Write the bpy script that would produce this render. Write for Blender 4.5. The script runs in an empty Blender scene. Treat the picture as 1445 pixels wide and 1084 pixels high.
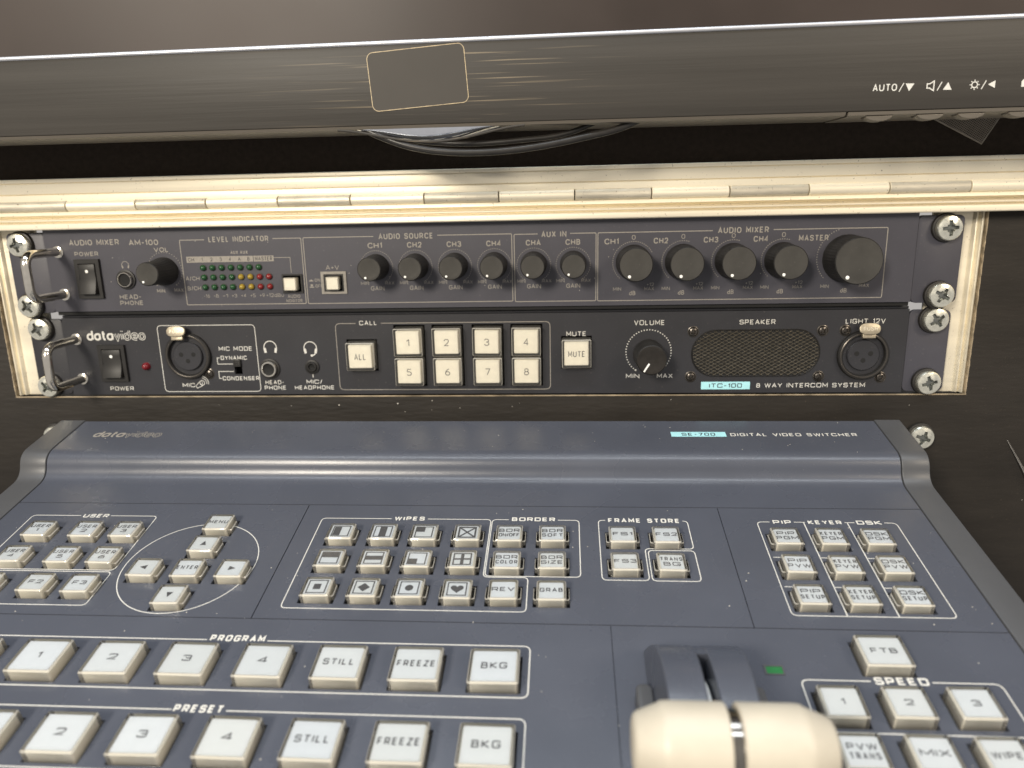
import bpy, bmesh, math, random
from mathutils import Vector, Matrix, Euler
random.seed(7)
S = 0.001                      # everything below is written in millimetres
scene = bpy.context.scene
R = math.radians

# ------------------------------------------------------------------ camera
cam_d = bpy.data.cameras.new('camera'); cam = bpy.data.objects.new('camera', cam_d)
scene.collection.objects.link(cam); scene.camera = cam
cam.location = (50.342*S, -375.0*S, 9.572*S)
cam.rotation_euler = (1.3301960, 0.0211456, 0.0685481)
cam_d.sensor_width = 36; cam_d.lens = 36*1041.05/1445
cam_d.clip_start = 0.01; cam_d.clip_end = 50
cam_d.dof.use_dof = True; cam_d.dof.focus_distance = 0.328; cam_d.dof.aperture_fstop = 9.0
# ------------------------------------------------------------------ light
w = bpy.data.worlds.new('World'); scene.world = w; w.use_nodes = True
bg = w.node_tree.nodes['Background']; bg.inputs[0].default_value = (1.0, .95, .90, 1); bg.inputs[1].default_value = .46
def area(name, loc, target, power, size, col, size_y=None):
    d = bpy.data.lights.new(name, 'AREA'); d.energy = power; d.color = col; d.size = size*S
    if size_y: d.shape = 'RECTANGLE'; d.size_y = size_y*S
    o = bpy.data.objects.new(name, d); scene.collection.objects.link(o)
    o.location = Vector(loc)*S
    o.rotation_euler = (Vector(target)-Vector(loc)).to_track_quat('-Z', 'Y').to_euler()
    return o
area('room_lamp', (-520, -1180, 510), (20, 0, -20), 18.5, 270, (1.0, .91, .77))
area('ceiling_tube', (30, -520, 980), (20, -150, -150), 8.5, 1700, (.86, .93, 1.0), 110)
area('ceiling_panel', (40, 90, 900), (20, -170, -150), 8.0, 560, (.84, .92, 1.0), 420)
area('right_fill', (860, -760, 520), (150, -60, -60), 5.0, 260, (1.0, .85, .66))  # added fill to lighten bezel and case on the right, no real lamp
scene.view_settings.view_transform = 'Standard'; scene.view_settings.look = 'None'
scene.view_settings.exposure = 0; scene.view_settings.gamma = 1
scene.render.engine = 'CYCLES'
scene.cycles.max_bounces = 8; scene.cycles.transparent_max_bounces = 24
try: scene.cycles.sample_clamp_indirect = 6
except Exception: pass

# ------------------------------------------------------------------ materials
def mat(name, col, rough=.5, metal=0., noise=.0, nscale=200., bump=0., bscale=600., stretch=None, spec=.5, speck=0., speck_col=(.5,.45,.4), rvar=0., coat=0.):
    m = bpy.data.materials.new(name); m.use_nodes = True
    nt = m.node_tree; N = nt.nodes; L = nt.links; b = N['Principled BSDF']
    b.inputs['Base Color'].default_value = (*col, 1); b.inputs['Roughness'].default_value = rough
    b.inputs['Metallic'].default_value = metal; b.inputs['Specular IOR Level'].default_value = spec
    b.inputs['Coat Weight'].default_value = coat
    tc = N.new('ShaderNodeTexCoord'); mp = N.new('ShaderNodeMapping'); L.new(tc.outputs['Object'], mp.inputs[0])
    if stretch: mp.inputs['Scale'].default_value = stretch
    last = None
    if noise:
        n = N.new('ShaderNodeTexNoise'); n.inputs['Scale'].default_value = nscale; n.inputs['Detail'].default_value = 5
        L.new(mp.outputs[0], n.inputs['Vector'])
        r = N.new('ShaderNodeMapRange'); r.inputs[1].default_value = .3; r.inputs[2].default_value = .7
        r.inputs[3].default_value = 1-noise; r.inputs[4].default_value = 1+noise; L.new(n.outputs[0], r.inputs[0])
        x = N.new('ShaderNodeVectorMath'); x.operation = 'SCALE'; x.inputs[0].default_value = col; L.new(r.outputs[0], x.inputs['Scale'])
        last = x.outputs[0]
        if rvar:
            q = N.new('ShaderNodeMapRange'); q.inputs[1].default_value = .3; q.inputs[2].default_value = .7
            q.inputs[3].default_value = max(.02, rough-rvar); q.inputs[4].default_value = rough+rvar
            L.new(n.outputs[0], q.inputs[0]); L.new(q.outputs[0], b.inputs['Roughness'])
    if speck:
        v = N.new('ShaderNodeTexNoise'); v.inputs['Scale'].default_value = 900; v.inputs['Detail'].default_value = 3
        L.new(tc.outputs['Object'], v.inputs['Vector'])
        r = N.new('ShaderNodeMapRange'); r.inputs[1].default_value = .66; r.inputs[2].default_value = .76; r.inputs[4].default_value = speck
        L.new(v.outputs[0], r.inputs[0])
        mx = N.new('ShaderNodeMix'); mx.data_type = 'RGBA'; L.new(r.outputs[0], mx.inputs[0])
        if last: L.new(last, mx.inputs[6])
        else: mx.inputs[6].default_value = (*col, 1)
        mx.inputs[7].default_value = (*speck_col, 1); last = mx.outputs[2]
    if last: L.new(last, b.inputs['Base Color'])
    if bump:
        n = N.new('ShaderNodeTexNoise'); n.inputs['Scale'].default_value = bscale; n.inputs['Detail'].default_value = 4
        L.new(mp.outputs[0], n.inputs['Vector'])
        bp = N.new('ShaderNodeBump'); bp.inputs['Strength'].default_value = bump; bp.inputs['Distance'].default_value = .0004
        L.new(n.outputs[0], bp.inputs['Height']); L.new(bp.outputs[0], b.inputs['Normal'])
    return m
M = {}
M['plum'] = mat('plum_paint', (.054, .053, .066), .42, noise=.06, nscale=60, bump=.12, bscale=3500, speck=.10)
M['charcoal'] = mat('charcoal_paint', (.025, .025, .029), .40, noise=.08, nscale=60, bump=.12, bscale=3500, speck=.10)
M['slate'] = mat('slate_blue_plastic', (.067, .074, .095), .27, noise=.06, nscale=26, rvar=.03, bump=.10, bscale=3000, speck=.08)
M['cheek'] = mat('dark_cheek_plastic', (.070, .072, .077), .40, noise=.05, nscale=40, bump=.12, bscale=2500)
M['black'] = mat('black_plastic', (.012, .011, .010), .5, noise=.15, nscale=300)
M['blackgloss'] = mat('polished_black_plastic', (.10, .095, .085), .18, .6, noise=.25, nscale=60, rvar=.06, speck=.10)
M['void'] = mat('black_inside', (.006, .006, .006), .8, noise=.1)
M['alu'] = mat('worn_aluminium', (.89, .82, .66), .50, .52, noise=.16, nscale=45, bump=.35, bscale=260, stretch=(.05, 1, 1), rvar=.12, speck=.7, speck_col=(.22, .17, .11))
M['alu_dirty'] = mat('dirty_aluminium', (.66, .61, .50), .55, .6, noise=.14, nscale=200, bump=.4, bscale=900, stretch=(.3, 1, 1), speck=.8, speck_col=(.12, .08, .04))
M['chrome'] = mat('chrome', (.80, .76, .68), .14, 1., noise=.06, nscale=200, rvar=.05)
M['collar'] = mat('dark_chrome_collar', (.34, .32, .29), .12, 1., noise=.2, nscale=200)
M['zinc'] = mat('zinc_plated_steel', (.88, .87, .76), .27, .92, noise=.10, nscale=420, bump=.3, bscale=300, rvar=.08)
M['zinc_shade'] = mat('screw_recess_shade', (.20, .21, .20), .4, .8, noise=.3, nscale=500)  # zinc in a darker colour, painted shade for the screw cross
M['nickel'] = mat('nickel_tab', (.42, .37, .28), .45, .8, noise=.12, nscale=700, bump=.25, bscale=500)
M['rubberwash'] = mat('black_washer', (.015, .013, .011), .5, noise=.1)
M['blackscrew'] = mat('black_oxide_screw', (.10, .09, .08), .28, .8, noise=.1)
M['inkcream'] = mat('cream_print', (.28, .26, .23), .6, noise=.10, nscale=900)
M['inkwhite'] = mat('white_print', (.60, .59, .55), .55, noise=.06, nscale=900)
M['inkdark'] = mat('dark_print', (.035, .035, .045), .6, noise=.1, nscale=900)
M['inkgrey'] = mat('grey_print', (.15, .15, .17), .6, noise=.1, nscale=900)
M['badge'] = mat('pale_blue_badge', (.38, .72, .78), .5, noise=.05)
M['cap'] = mat('ivory_button_plastic', (.88, .85, .75), .45, noise=.03, nscale=300)
M['capwarm'] = mat('cream_button_plastic', (.88, .84, .73), .45, noise=.03, nscale=300)
M['paper'] = mat('white_legend_sheet', (.79, .80, .81), .35, noise=.02, nscale=300)
M['paperwarm'] = mat('cream_legend_sheet', (.86, .83, .74), .38, noise=.05, nscale=260)
M['grip'] = mat('cream_grip_plastic', (.50, .455, .37), .45, noise=.07, nscale=70, bump=.10, bscale=1500, speck=.18, speck_col=(.35,.28,.18))
M['dotwhite'] = mat('white_dot', (.85, .85, .82), .5, noise=.02)
M['board'] = mat('dark_phenolic_board', (.019, .016, .013), .52, spec=.25, noise=.20, nscale=90, bump=.5, bscale=420, stretch=(.25, 1, 1), speck=.22, speck_col=(.14, .10, .07))
M['boardedge'] = mat('worn_board_edge', (.30, .24, .16), .6, noise=.5, nscale=300, stretch=(.4, 1, 1))
M['foam'] = mat('dark_lid_lining', (.034, .026, .020), .85, spec=.1, noise=.15, nscale=400, bump=.6, bscale=1500)
M['bezel'] = mat('brushed_monitor_bezel', (.044, .040, .035), .50, spec=.24, noise=.20, nscale=110, stretch=(.03, 1, 1), bump=.25, bscale=500, rvar=.07)
M['lip'] = mat('monitor_lip', (.12, .105, .085), .40, noise=.1, nscale=100, stretch=(.05, 1, 1))  # highlight along the lower edge put into a lighter colour than the bezel
M['screen'] = mat('monitor_screen', (.036, .027, .023), .42, spec=.25, noise=.25, nscale=9, rvar=.05)
M['trim'] = mat('silver_trim', (.62, .63, .67), .42, .8, noise=.08, nscale=200, stretch=(.05, 1, 1))
M['film'] = mat('matt_label', (.044, .039, .033), .55, spec=.3, noise=.04, nscale=60)
M['filmedge'] = mat('yellowed_label_edge', (.42, .33, .20), .5, noise=.4, nscale=400)
M['chin'] = mat('glossy_dark_chin', (.75, .78, .85), .07, .95, noise=.05)
M['cable'] = mat('black_cable_sheath', (.020, .018, .016), .30, noise=.2, nscale=200)
M['mesh'] = mat('grey_nylon_mesh', (.22, .19, .15), .7, noise=.2)
M['red'] = mat('red_lens', (.22, .02, .02), .22, noise=.15, nscale=600); M['green'] = mat('green_lens', (.016, .075, .026), .25, noise=.2, nscale=600)
M['yellow'] = mat('yellow_lens', (.34, .24, .03), .25, noise=.15, nscale=600); M['darkred'] = mat('dark_red_lens', (.16, .01, .015), .2, noise=.2, nscale=600)
M['redpaint'] = mat('red_paint_mark', (.60, .08, .08), .5, noise=.2)
M['dust'] = mat('dust', (.55, .52, .46), .9, noise=.1)
# bright green window in which the lamp glows
M['lit'] = mat('lit_green_window', (.02, .15, .045), .3, noise=.2, nscale=300)
M['lit'].node_tree.nodes['Principled BSDF'].inputs['Emission Color'].default_value = (.05, .5, .08, 1)
M['lit'].node_tree.nodes['Principled BSDF'].inputs['Emission Strength'].default_value = .02
def tint_by_object(m, amt, warm):
    nt = m.node_tree; N = nt.nodes; L = nt.links; b = N['Principled BSDF']
    oi = N.new('ShaderNodeObjectInfo'); mr = N.new('ShaderNodeMapRange'); mr.inputs[4].default_value = amt; L.new(oi.outputs['Random'], mr.inputs[0])
    mx = N.new('ShaderNodeMix'); mx.data_type = 'RGBA'; L.new(mr.outputs[0], mx.inputs[0]); L.new(b.inputs['Base Color'].links[0].from_socket, mx.inputs[6])
    mx.inputs[7].default_value = (*warm, 1); L.new(mx.outputs[2], b.inputs['Base Color'])
for k in ('cap','capwarm','paper','paperwarm'): tint_by_object(M[k], .35, (.72, .66, .50) if 'cap' in k else (.78, .75, .66))
def clear_mat(name, tint, haze, hazecol):
    m = bpy.data.materials.new(name); m.use_nodes = True; nt = m.node_tree; N = nt.nodes; L = nt.links
    for n in list(N): N.remove(n)
    out = N.new('ShaderNodeOutputMaterial'); tr = N.new('ShaderNodeBsdfTransparent'); tr.inputs[0].default_value = (*tint, 1)
    df = N.new('ShaderNodeBsdfDiffuse'); df.inputs[0].default_value = (*hazecol, 1)
    gl = N.new('ShaderNodeBsdfGlossy'); gl.inputs[1].default_value = .08
    no = N.new('ShaderNodeTexNoise'); no.inputs['Scale'].default_value = 500
    mr = N.new('ShaderNodeMapRange'); mr.inputs[3].default_value = haze*.7; mr.inputs[4].default_value = haze*1.3; L.new(no.outputs[0], mr.inputs[0])
    m1 = N.new('ShaderNodeMixShader'); L.new(mr.outputs[0], m1.inputs[0]); L.new(tr.outputs[0], m1.inputs[1]); L.new(df.outputs[0], m1.inputs[2])
    fr = N.new('ShaderNodeFresnel'); fr.inputs[0].default_value = 1.45
    m2 = N.new('ShaderNodeMixShader'); L.new(fr.outputs[0], m2.inputs[0]); L.new(m1.outputs[0], m2.inputs[1]); L.new(gl.outputs[0], m2.inputs[2])
    L.new(m2.outputs[0], out.inputs[0]); return m
M['clear'] = clear_mat('clear_acrylic', (.985, .98, .96), .05, (.85, .82, .74))
M['clear_side'] = clear_mat('clear_acrylic_wall', (.98, .97, .95), .14, (.80, .77, .70))
M['clear_edge'] = clear_mat('clear_acrylic_edge', (.85, .83, .78), .50, (.70, .67, .60))  # highlight on the cover rims put in as pale haze
M['clearlabel'] = clear_mat('clear_film', (.9, .88, .84), .06, (.4, .36, .3))

def add_scratches(m, centre, radius, colour, amount):
    nt = m.node_tree; N = nt.nodes; L = nt.links; b = N['Principled BSDF']
    tc = N.new('ShaderNodeTexCoord'); mp = N.new('ShaderNodeMapping'); mp.inputs['Scale'].default_value = (.016, 1, 1); L.new(tc.outputs['Object'], mp.inputs[0])
    n = N.new('ShaderNodeTexNoise'); n.inputs['Scale'].default_value = 900; n.inputs['Detail'].default_value = 2; L.new(mp.outputs[0], n.inputs['Vector'])
    r = N.new('ShaderNodeMapRange'); r.inputs[1].default_value = .60; r.inputs[2].default_value = .74; L.new(n.outputs[0], r.inputs[0])
    d = N.new('ShaderNodeVectorMath'); d.operation = 'DISTANCE'; d.inputs[1].default_value = [c*S for c in centre]; L.new(tc.outputs['Object'], d.inputs[0])
    q = N.new('ShaderNodeMapRange'); q.inputs[1].default_value = radius*S; q.inputs[2].default_value = .2*radius*S; L.new(d.outputs['Value'], q.inputs[0])
    x = N.new('ShaderNodeMath'); x.operation = 'MULTIPLY'; L.new(r.outputs[0], x.inputs[0]); L.new(q.outputs[0], x.inputs[1])
    y = N.new('ShaderNodeMath'); y.operation = 'MULTIPLY'; y.inputs[1].default_value = amount; L.new(x.outputs[0], y.inputs[0])
    mx = N.new('ShaderNodeMix'); mx.data_type = 'RGBA'; L.new(y.outputs[0], mx.inputs[0])
    src = b.inputs['Base Color'].links[0].from_socket; L.new(src, mx.inputs[6]); mx.inputs[7].default_value = (*colour, 1)
    L.new(mx.outputs[2], b.inputs['Base Color'])
add_scratches(M['bezel'], (-2, 18, 0), 85, (.45, .36, .24), .45)

# ------------------------------------------------------------------ mesh tools
class G:
    def __init__(s): s.v = []; s.f = []
    def add(s, vs, fs):
        k = len(s.v); s.v += [tuple(v) for v in vs]; s.f += [tuple(i+k for i in f) for f in fs]; return s
    def box(s, x0, x1, y0, y1, z0, z1):
        return s.add([(x0,y0,z0),(x1,y0,z0),(x1,y1,z0),(x0,y1,z0),(x0,y0,z1),(x1,y0,z1),(x1,y1,z1),(x0,y1,z1)],
                     [(0,3,2,1),(4,5,6,7),(0,1,5,4),(1,2,6,5),(2,3,7,6),(3,0,4,7)])
    def lathe(s, prof, n=32, c=(0,0,0), axis='z', cap0=True, cap1=True, rfun=None):
        vs = []; fs = []; m = len(prof)
        for i in range(n):
            a = 2*math.pi*i/n; ca, sa = math.cos(a), math.sin(a)
            for j, (r, h) in enumerate(prof):
                if rfun: r = rfun(i, j, r)
                p = (r*ca, r*sa, h)
                if axis == 'x': p = (h, r*ca, r*sa)
                if axis == 'y': p = (r*sa, h, r*ca)
                vs.append((p[0]+c[0], p[1]+c[1], p[2]+c[2]))
        for i in range(n):
            k = (i+1) % n
            for j in range(m-1): fs.append((i*m+j, k*m+j, k*m+j+1, i*m+j+1))
        if cap0: fs.append(tuple(i*m for i in range(n))[::-1])
        if cap1: fs.append(tuple(i*m+m-1 for i in range(n)))
        return s.add(vs, fs)
    def prism(s, pts, z0, z1):
        n = len(pts)
        return s.add([(x,y,z0) for x,y in pts]+[(x,y,z1) for x,y in pts],
                     [tuple(range(n))[::-1], tuple(range(n,2*n))]+[(i,(i+1)%n,(i+1)%n+n,i+n) for i in range(n)])
    def flat(s, pts, z):
        return s.add([(x,y,z) for x,y in pts], [tuple(range(len(pts)))])
    def tube(s, path, r, n=12, caps=True):
        P = [Vector(p) for p in path]; vs = []; m = len(P)
        up = Vector((0,0,1))
        t0 = (P[1]-P[0]).normalized(); u = t0.orthogonal().normalized()
        for i, p in enumerate(P):
            t = ((P[min(i+1,m-1)]-P[max(i-1,0)])).normalized()
            u = (u - t*u.dot(t)).normalized(); v = t.cross(u)
            rr = r[i] if isinstance(r, (list, tuple)) else r
            for k in range(n):
                a = 2*math.pi*k/n; vs.append(p+u*(rr*math.cos(a))+v*(rr*math.sin(a)))
        fs = [(i*n+k, i*n+(k+1)%n, (i+1)*n+(k+1)%n, (i+1)*n+k) for i in range(m-1) for k in range(n)]
        if caps: fs += [tuple(range(n))[::-1], tuple((m-1)*n+k for k in range(n))]
        return s.add(vs, fs)
    def extx(s, prof, x0, x1, closed=True):      # profile (y,z) swept along x
        n = len(prof)
        vs = [(x0,y,z) for y,z in prof]+[(x1,y,z) for y,z in prof]
        fs = [(i,(i+1)%n,(i+1)%n+n,i+n) for i in range(n if closed else n-1)]
        if closed: fs += [tuple(range(n))[::-1], tuple(range(n,2*n))]
        return s.add(vs, fs)
    def ribbon(s, pts, wd, z, closed=False):
        P = [Vector(p[:2]) for p in pts]
        Q = [P[0]]
        for p in P[1:]:
            if (p-Q[-1]).length > 1e-4: Q.append(p)
        if closed and (Q[0]-Q[-1]).length < 1e-4: Q.pop()
        P = Q; n = len(P)
        if n < 2: return s
        vs = []; h = wd/2
        for i in range(n):
            a = P[i]-P[i-1] if (i > 0 or closed) else None
            b = P[(i+1)%n]-P[i] if (i < n-1 or closed) else None
            if a is None: a = b
            if b is None: b = a
            a = a.normalized(); b = b.normalized()
            na = Vector((-a.y,a.x)); nb = Vector((-b.y,b.x)); mdir = na+nb
            if mdir.length < .2: mdir = na
            mdir.normalize(); k = h/max(.42, mdir.dot(na))
            vs += [(P[i].x+mdir.x*k, P[i].y+mdir.y*k, z), (P[i].x-mdir.x*k, P[i].y-mdir.y*k, z)]
        fs = [(2*i, 2*i+1, 2*((i+1)%n)+1, 2*((i+1)%n)) for i in range(n if closed else n-1)]
        return s.add(vs, fs)
    def mesh(s, name, m, bevel=0., seg=2, smooth=False, ang=35, origin=(0,0,0)):
        me = bpy.data.meshes.new(name)
        bm = bmesh.new(); vv = [bm.verts.new((v[0]*S, v[1]*S, v[2]*S)) for v in s.v]
        for f in s.f:
            try: bm.faces.new([vv[i] for i in f])
            except ValueError: pass
        closed3d = any(abs(v[2]-s.v[0][2]) > 1e-6 for v in s.v)
        if closed3d: bmesh.ops.recalc_face_normals(bm, faces=bm.faces)
        if bevel:
            es = [e for e in bm.edges if len(e.link_faces) == 2 and e.calc_face_angle(0) > R(30)]
            bmesh.ops.bevel(bm, geom=es, offset=bevel*S, segments=seg, profile=.5, affect='EDGES', clamp_overlap=True)
        for f in bm.faces:
            if not closed3d and f.normal.z < 0: f.normal_flip()
        bm.to_mesh(me); bm.free()
        me.materials.append(M[m] if isinstance(m, str) else m)
        if smooth or bevel:
            for p in me.polygons: p.use_smooth = True
            try: me.set_sharp_from_angle(angle=R(ang))
            except Exception: pass
        me.update(); return me
def obj(name, me, parent=None, loc=(0,0,0), rot=None):
    o = bpy.data.objects.new(name, me); scene.collection.objects.link(o)
    o.location = Vector(loc)*S
    if rot: o.rotation_euler = rot
    if parent: o.parent = parent
    return o
def root(name, loc, rot, label, cat, group=None):
    o = bpy.data.objects.new(name, None); scene.collection.objects.link(o); o.empty_display_size = .02
    o.location = Vector(loc)*S; o.rotation_euler = rot; o['label'] = label; o['category'] = cat
    if group: o['group'] = group
    return o
def rrect(x0, x1, y0, y1, r, n=5):
    P = []
    for cx, cy, a0 in ((x1-r,y1-r,0),(x0+r,y1-r,90),(x0+r,y0+r,180),(x1-r,y0+r,270)):
        for k in range(n+1):
            a = R(a0+90*k/n); P.append((cx+r*math.cos(a), cy+r*math.sin(a)))
    return P
def plate(x0, x1, y0, y1, ztop, thick, holes, floor=None):
    """sheet with rectangular holes (x0,x1,y0,y1) whose walls go down `thick`"""
    g = G(); xs = sorted({x0,x1,*[h[0] for h in holes],*[h[1] for h in holes]}); ys = sorted({y0,y1,*[h[2] for h in holes],*[h[3] for h in holes]})
    idx = {}
    def vid(x, y, z):
        k = (x,y,z)
        if k not in idx: idx[k] = len(g.v); g.v.append(k)
        return idx[k]
    inside = lambda x, y: any(h[0] < x < h[1] and h[2] < y < h[3] for h in holes)
    for i in range(len(xs)-1):
        for j in range(len(ys)-1):
            a,b,c,d = xs[i],xs[i+1],ys[j],ys[j+1]
            if inside((a+b)/2,(c+d)/2): continue
            g.f.append((vid(a,c,ztop),vid(b,c,ztop),vid(b,d,ztop),vid(a,d,ztop)))
    zb = ztop-thick
    for (a,b,c,d) in list(holes)+[(x0,x1,y0,y1)]:
        L_ = [(a,c),(b,c),(b,d),(a,d)]
        for k in range(4):
            p, q = L_[k], L_[(k+1)%4]; g.add([(*p,ztop),(*q,ztop),(*q,zb),(*p,zb)], [(0,1,2,3)])
    return g

# ------------------------------------------------------------------ stroke lettering
_ = 0
GL = {
'A':(1,[[(0,0),(.5,1,_),(1,0)],[(.2,.33),(.8,.33)]]), 'B':(.9,[[(0,.5,_),(0,1,_),(.88,1),(.88,.52),(0,.52)],[(0,.52),(0,0,_),(.95,0),(.95,.52),(.1,.52)]]),
'C':(1,[[(1,.74),(1,1),(0,1),(0,0),(1,0),(1,.26)]]), 'D':(1,[[(0,.5),(0,1,_),(1,1),(1,0),(0,0,_),(0,.5)]]),
'E':(.85,[[(.9,1),(0,1,_),(0,0,_),(.9,0)],[(0,.51),(.8,.51)]]), 'F':(.82,[[(.9,1),(0,1,_),(0,0)],[(0,.47),(.78,.47)]]),
'G':(1,[[(1,.76),(1,1),(0,1),(0,0),(1,0),(1,.46,_),(.55,.46)]]), 'H':(1,[[(0,0),(0,1)],[(1,0),(1,1)],[(0,.5),(1,.5)]]),
'I':(0,[[(0,0),(0,1)]]), 'J':(.7,[[(.7,1),(.7,0),(0,0),(0,.3)]]), 'K':(.95,[[(0,0),(0,1)],[(.92,1),(.1,.5,_),(1,0)]]),
'L':(.75,[[(0,1),(0,0,_),(.85,0)]]), 'M':(1.15,[[(0,0),(0,1,_),(.5,.25,_),(1,1,_),(1,0)]]), 'N':(1,[[(0,0),(0,1,_),(1,0,_),(1,1)]]),
'O':(1.05,[[(.5,1),(0,1),(0,0),(1,0),(1,1),(.5,1)]]), 'P':(.9,[[(0,0),(0,1,_),(.95,1),(.95,.42),(0,.42)]]),
'Q':(1.05,[[(.5,1),(0,1),(0,0),(1,0),(1,1),(.5,1)],[(.7,.25),(1.05,-.1)]]), 'R':(.95,[[(0,0),(0,1,_),(.95,1),(.95,.42),(0,.42)],[(.55,.42),(.98,0)]]),
'S':(.92,[[(.97,.78),(.97,1),(0,1),(0,.52),(1,.52),(1,0),(0,0),(0,.22)]]), 'T':(.9,[[(0,1),(1,1)],[(.5,1),(.5,0)]]),
'U':(1,[[(0,1),(0,0),(1,0),(1,1)]]), 'V':(1,[[(0,1),(.5,0,_),(1,1)]]), 'W':(1.4,[[(0,1),(.25,0,_),(.5,.95,_),(.75,0,_),(1,1)]]),
'X':(.95,[[(0,0),(1,1)],[(0,1),(1,0)]]), 'Y':(.95,[[(0,1),(.5,.45,_),(1,1)],[(.5,.45),(.5,0)]]), 'Z':(.92,[[(0,1),(1,1,_),(0,0,_),(1,0)]]),
'0':(.85,[[(.5,1),(0,1),(0,0),(1,0),(1,1),(.5,1)]]), '1':(.3,[[(.1,.78),(1,1,_),(1,0)]]),
'2':(.8,[[(0,.75),(0,1),(1,1),(1,.52),(0,0,_),(1,0)]]), '3':(.8,[[(0,.8),(0,1),(.95,1),(.95,.52),(.35,.52)],[(.35,.52),(1,.52),(1,0),(0,0),(0,.2)]]),
'4':(.85,[[(.75,0),(.75,1,_),(0,.28,_),(1,.28)]]), '5':(.8,[[(.92,1),(.08,1,_),(.04,.58,_),(1,.58),(1,0),(0,0),(0,.18)]]),
'6':(.8,[[(.85,1),(.35,.85),(0,.5),(0,0),(1,0),(1,.56),(0,.56),(0,.3)]]), '7':(.8,[[(0,1),(1,1,_),(.35,0)]]),
'8':(.8,[[(.5,1),(.08,1),(.08,.53),(.92,.53),(.92,1),(.5,1)],[(.5,.53),(0,.53),(0,0),(1,0),(1,.53),(.5,.53)]]),
'9':(.8,[[(.15,0),(.65,.15),(1,.5),(1,1),(0,1),(0,.44),(1,.44),(1,.7)]]), '-':(.42,[[(0,.45),(1,.45)]]), '+':(.6,[[(0,.47),(1,.47)],[(.5,.2),(.5,.74)]]),
'/':(.4,[[(0,-.05),(1,1.05)]]), ' ':(.38,[]),
'a':(.78,[[(1,.65),(0,.68),(0,0),(1,0),(1,.62)],[(1,.68),(1,0)]]), 'd':(.78,[[(1,.65),(0,.68),(0,0),(1,0),(1,.62)],[(1,1.05),(1,0)]]),
't':(.45,[[(.4,.98),(.4,0),(1,0)],[(0,.68),(1,.68)]]), 'v':(.75,[[(0,.68),(.5,0,_),(1,.68)]]), 'i':(0,[[(0,0),(0,.68)],[(0,.9),(0,1.05)]]),
'e':(.78,[[(0,.34),(1,.34,_),(1,.68),(0,.68),(0,0),(1,0)]]), 'o':(.8,[[(.5,.68),(0,.68),(0,0),(1,0),(1,.68),(.5,.68)]]),
'u':(.7,[[(0,.68),(0,0),(1,0),(1,.68)]]), 's':(.7,[[(.95,.68),(0,.68),(0,.36),(1,.36),(1,0),(.05,0)]]), 'B_':(0,[]),
}
def rounded(pts, rad, sx, sy):
    P = [Vector((p[0]*sx, p[1]*sy)) for p in pts]; out = [P[0]]
    for i in range(1, len(P)-1):
        if len(pts[i]) > 2: out.append(P[i]); continue
        a = P[i-1]-P[i]; b = P[i+1]-P[i]
        la = a.length*(1 if i == 1 else .5); lb = b.length*(1 if i == len(P)-2 else .5)
        r = min(rad, la, lb)
        if r < 1e-3: out.append(P[i]); continue
        ra, rb = min(r, la), min(r, lb)
        A = P[i]+a.normalized()*ra; B = P[i]+b.normalized()*rb; k = .4477
        c1 = A+(P[i]-A)*.5523; c2 = B+(P[i]-B)*.5523
        for q in range(5):
            t = q/4; out.append(A*(1-t)**3+c1*3*t*(1-t)**2+c2*3*t*t*(1-t)+B*t**3)
    out.append(P[-1]); return out
def layout(txt, h, wid, gap):
    x = 0; res = []
    for ch in txt:
        gw, st = GL.get(ch, GL[' ']); ww = gw*h*wid
        res.append((x, ww, st)); x += ww+gap
    return res, x-gap
def text_g(g, txt, x0, x1, yc, h, stroke, z, style='SQ', slant=0.):
    """lettering fitted between x0 and x1 (outer edges), cap height h centred on yc"""
    hh = h-stroke; wd = (x1-x0)-stroke
    gap = (h*.25 if style == 'SQ' else h*.18)+stroke*1.0
    lo, full = layout(txt, hh, 1., gap)
    gaps = gap*(len(txt)-1)
    k = (wd-gaps)/max(1e-6, full-gaps) if full > gaps else 1
    if k < .45: gap *= .6; lo, full = layout(txt, hh, 1., gap); gaps = gap*(len(txt)-1); k = (wd-gaps)/max(1e-6, full-gaps)
    k = max(.3, min(k, 2.6))
    lo, full = layout(txt, hh, k, gap)
    xs = (x0+x1)/2-full/2; rad = hh*(.20 if style == 'SQ' else .5); n = 0
    for (x, ww, st) in lo:
        for s in st:
            P = rounded(s, rad if style != 'FU' else min(rad, hh*.5), max(ww,1e-3), hh)
            g.ribbon([(xs+x+p.x+slant*(p.y), yc-hh/2+p.y) for p in P], stroke, z+.004*(n % 7)); n += 1
def text(parent, txt, x0, x1, yc, h, m='inkcream', stroke=None, z=.06, style='FU', slant=0., name='lettering', loc=(0,0,0)):
    g = G(); text_g(g, txt, x0, x1, yc, h, stroke or h*.185, z, style, slant)
    return obj(name, g.mesh(name, m), parent, loc)
def textc(parent, txt, xc, yc, h, wd, **k): return text(parent, txt, xc-wd/2, xc+wd/2, yc, h, **k)
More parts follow.
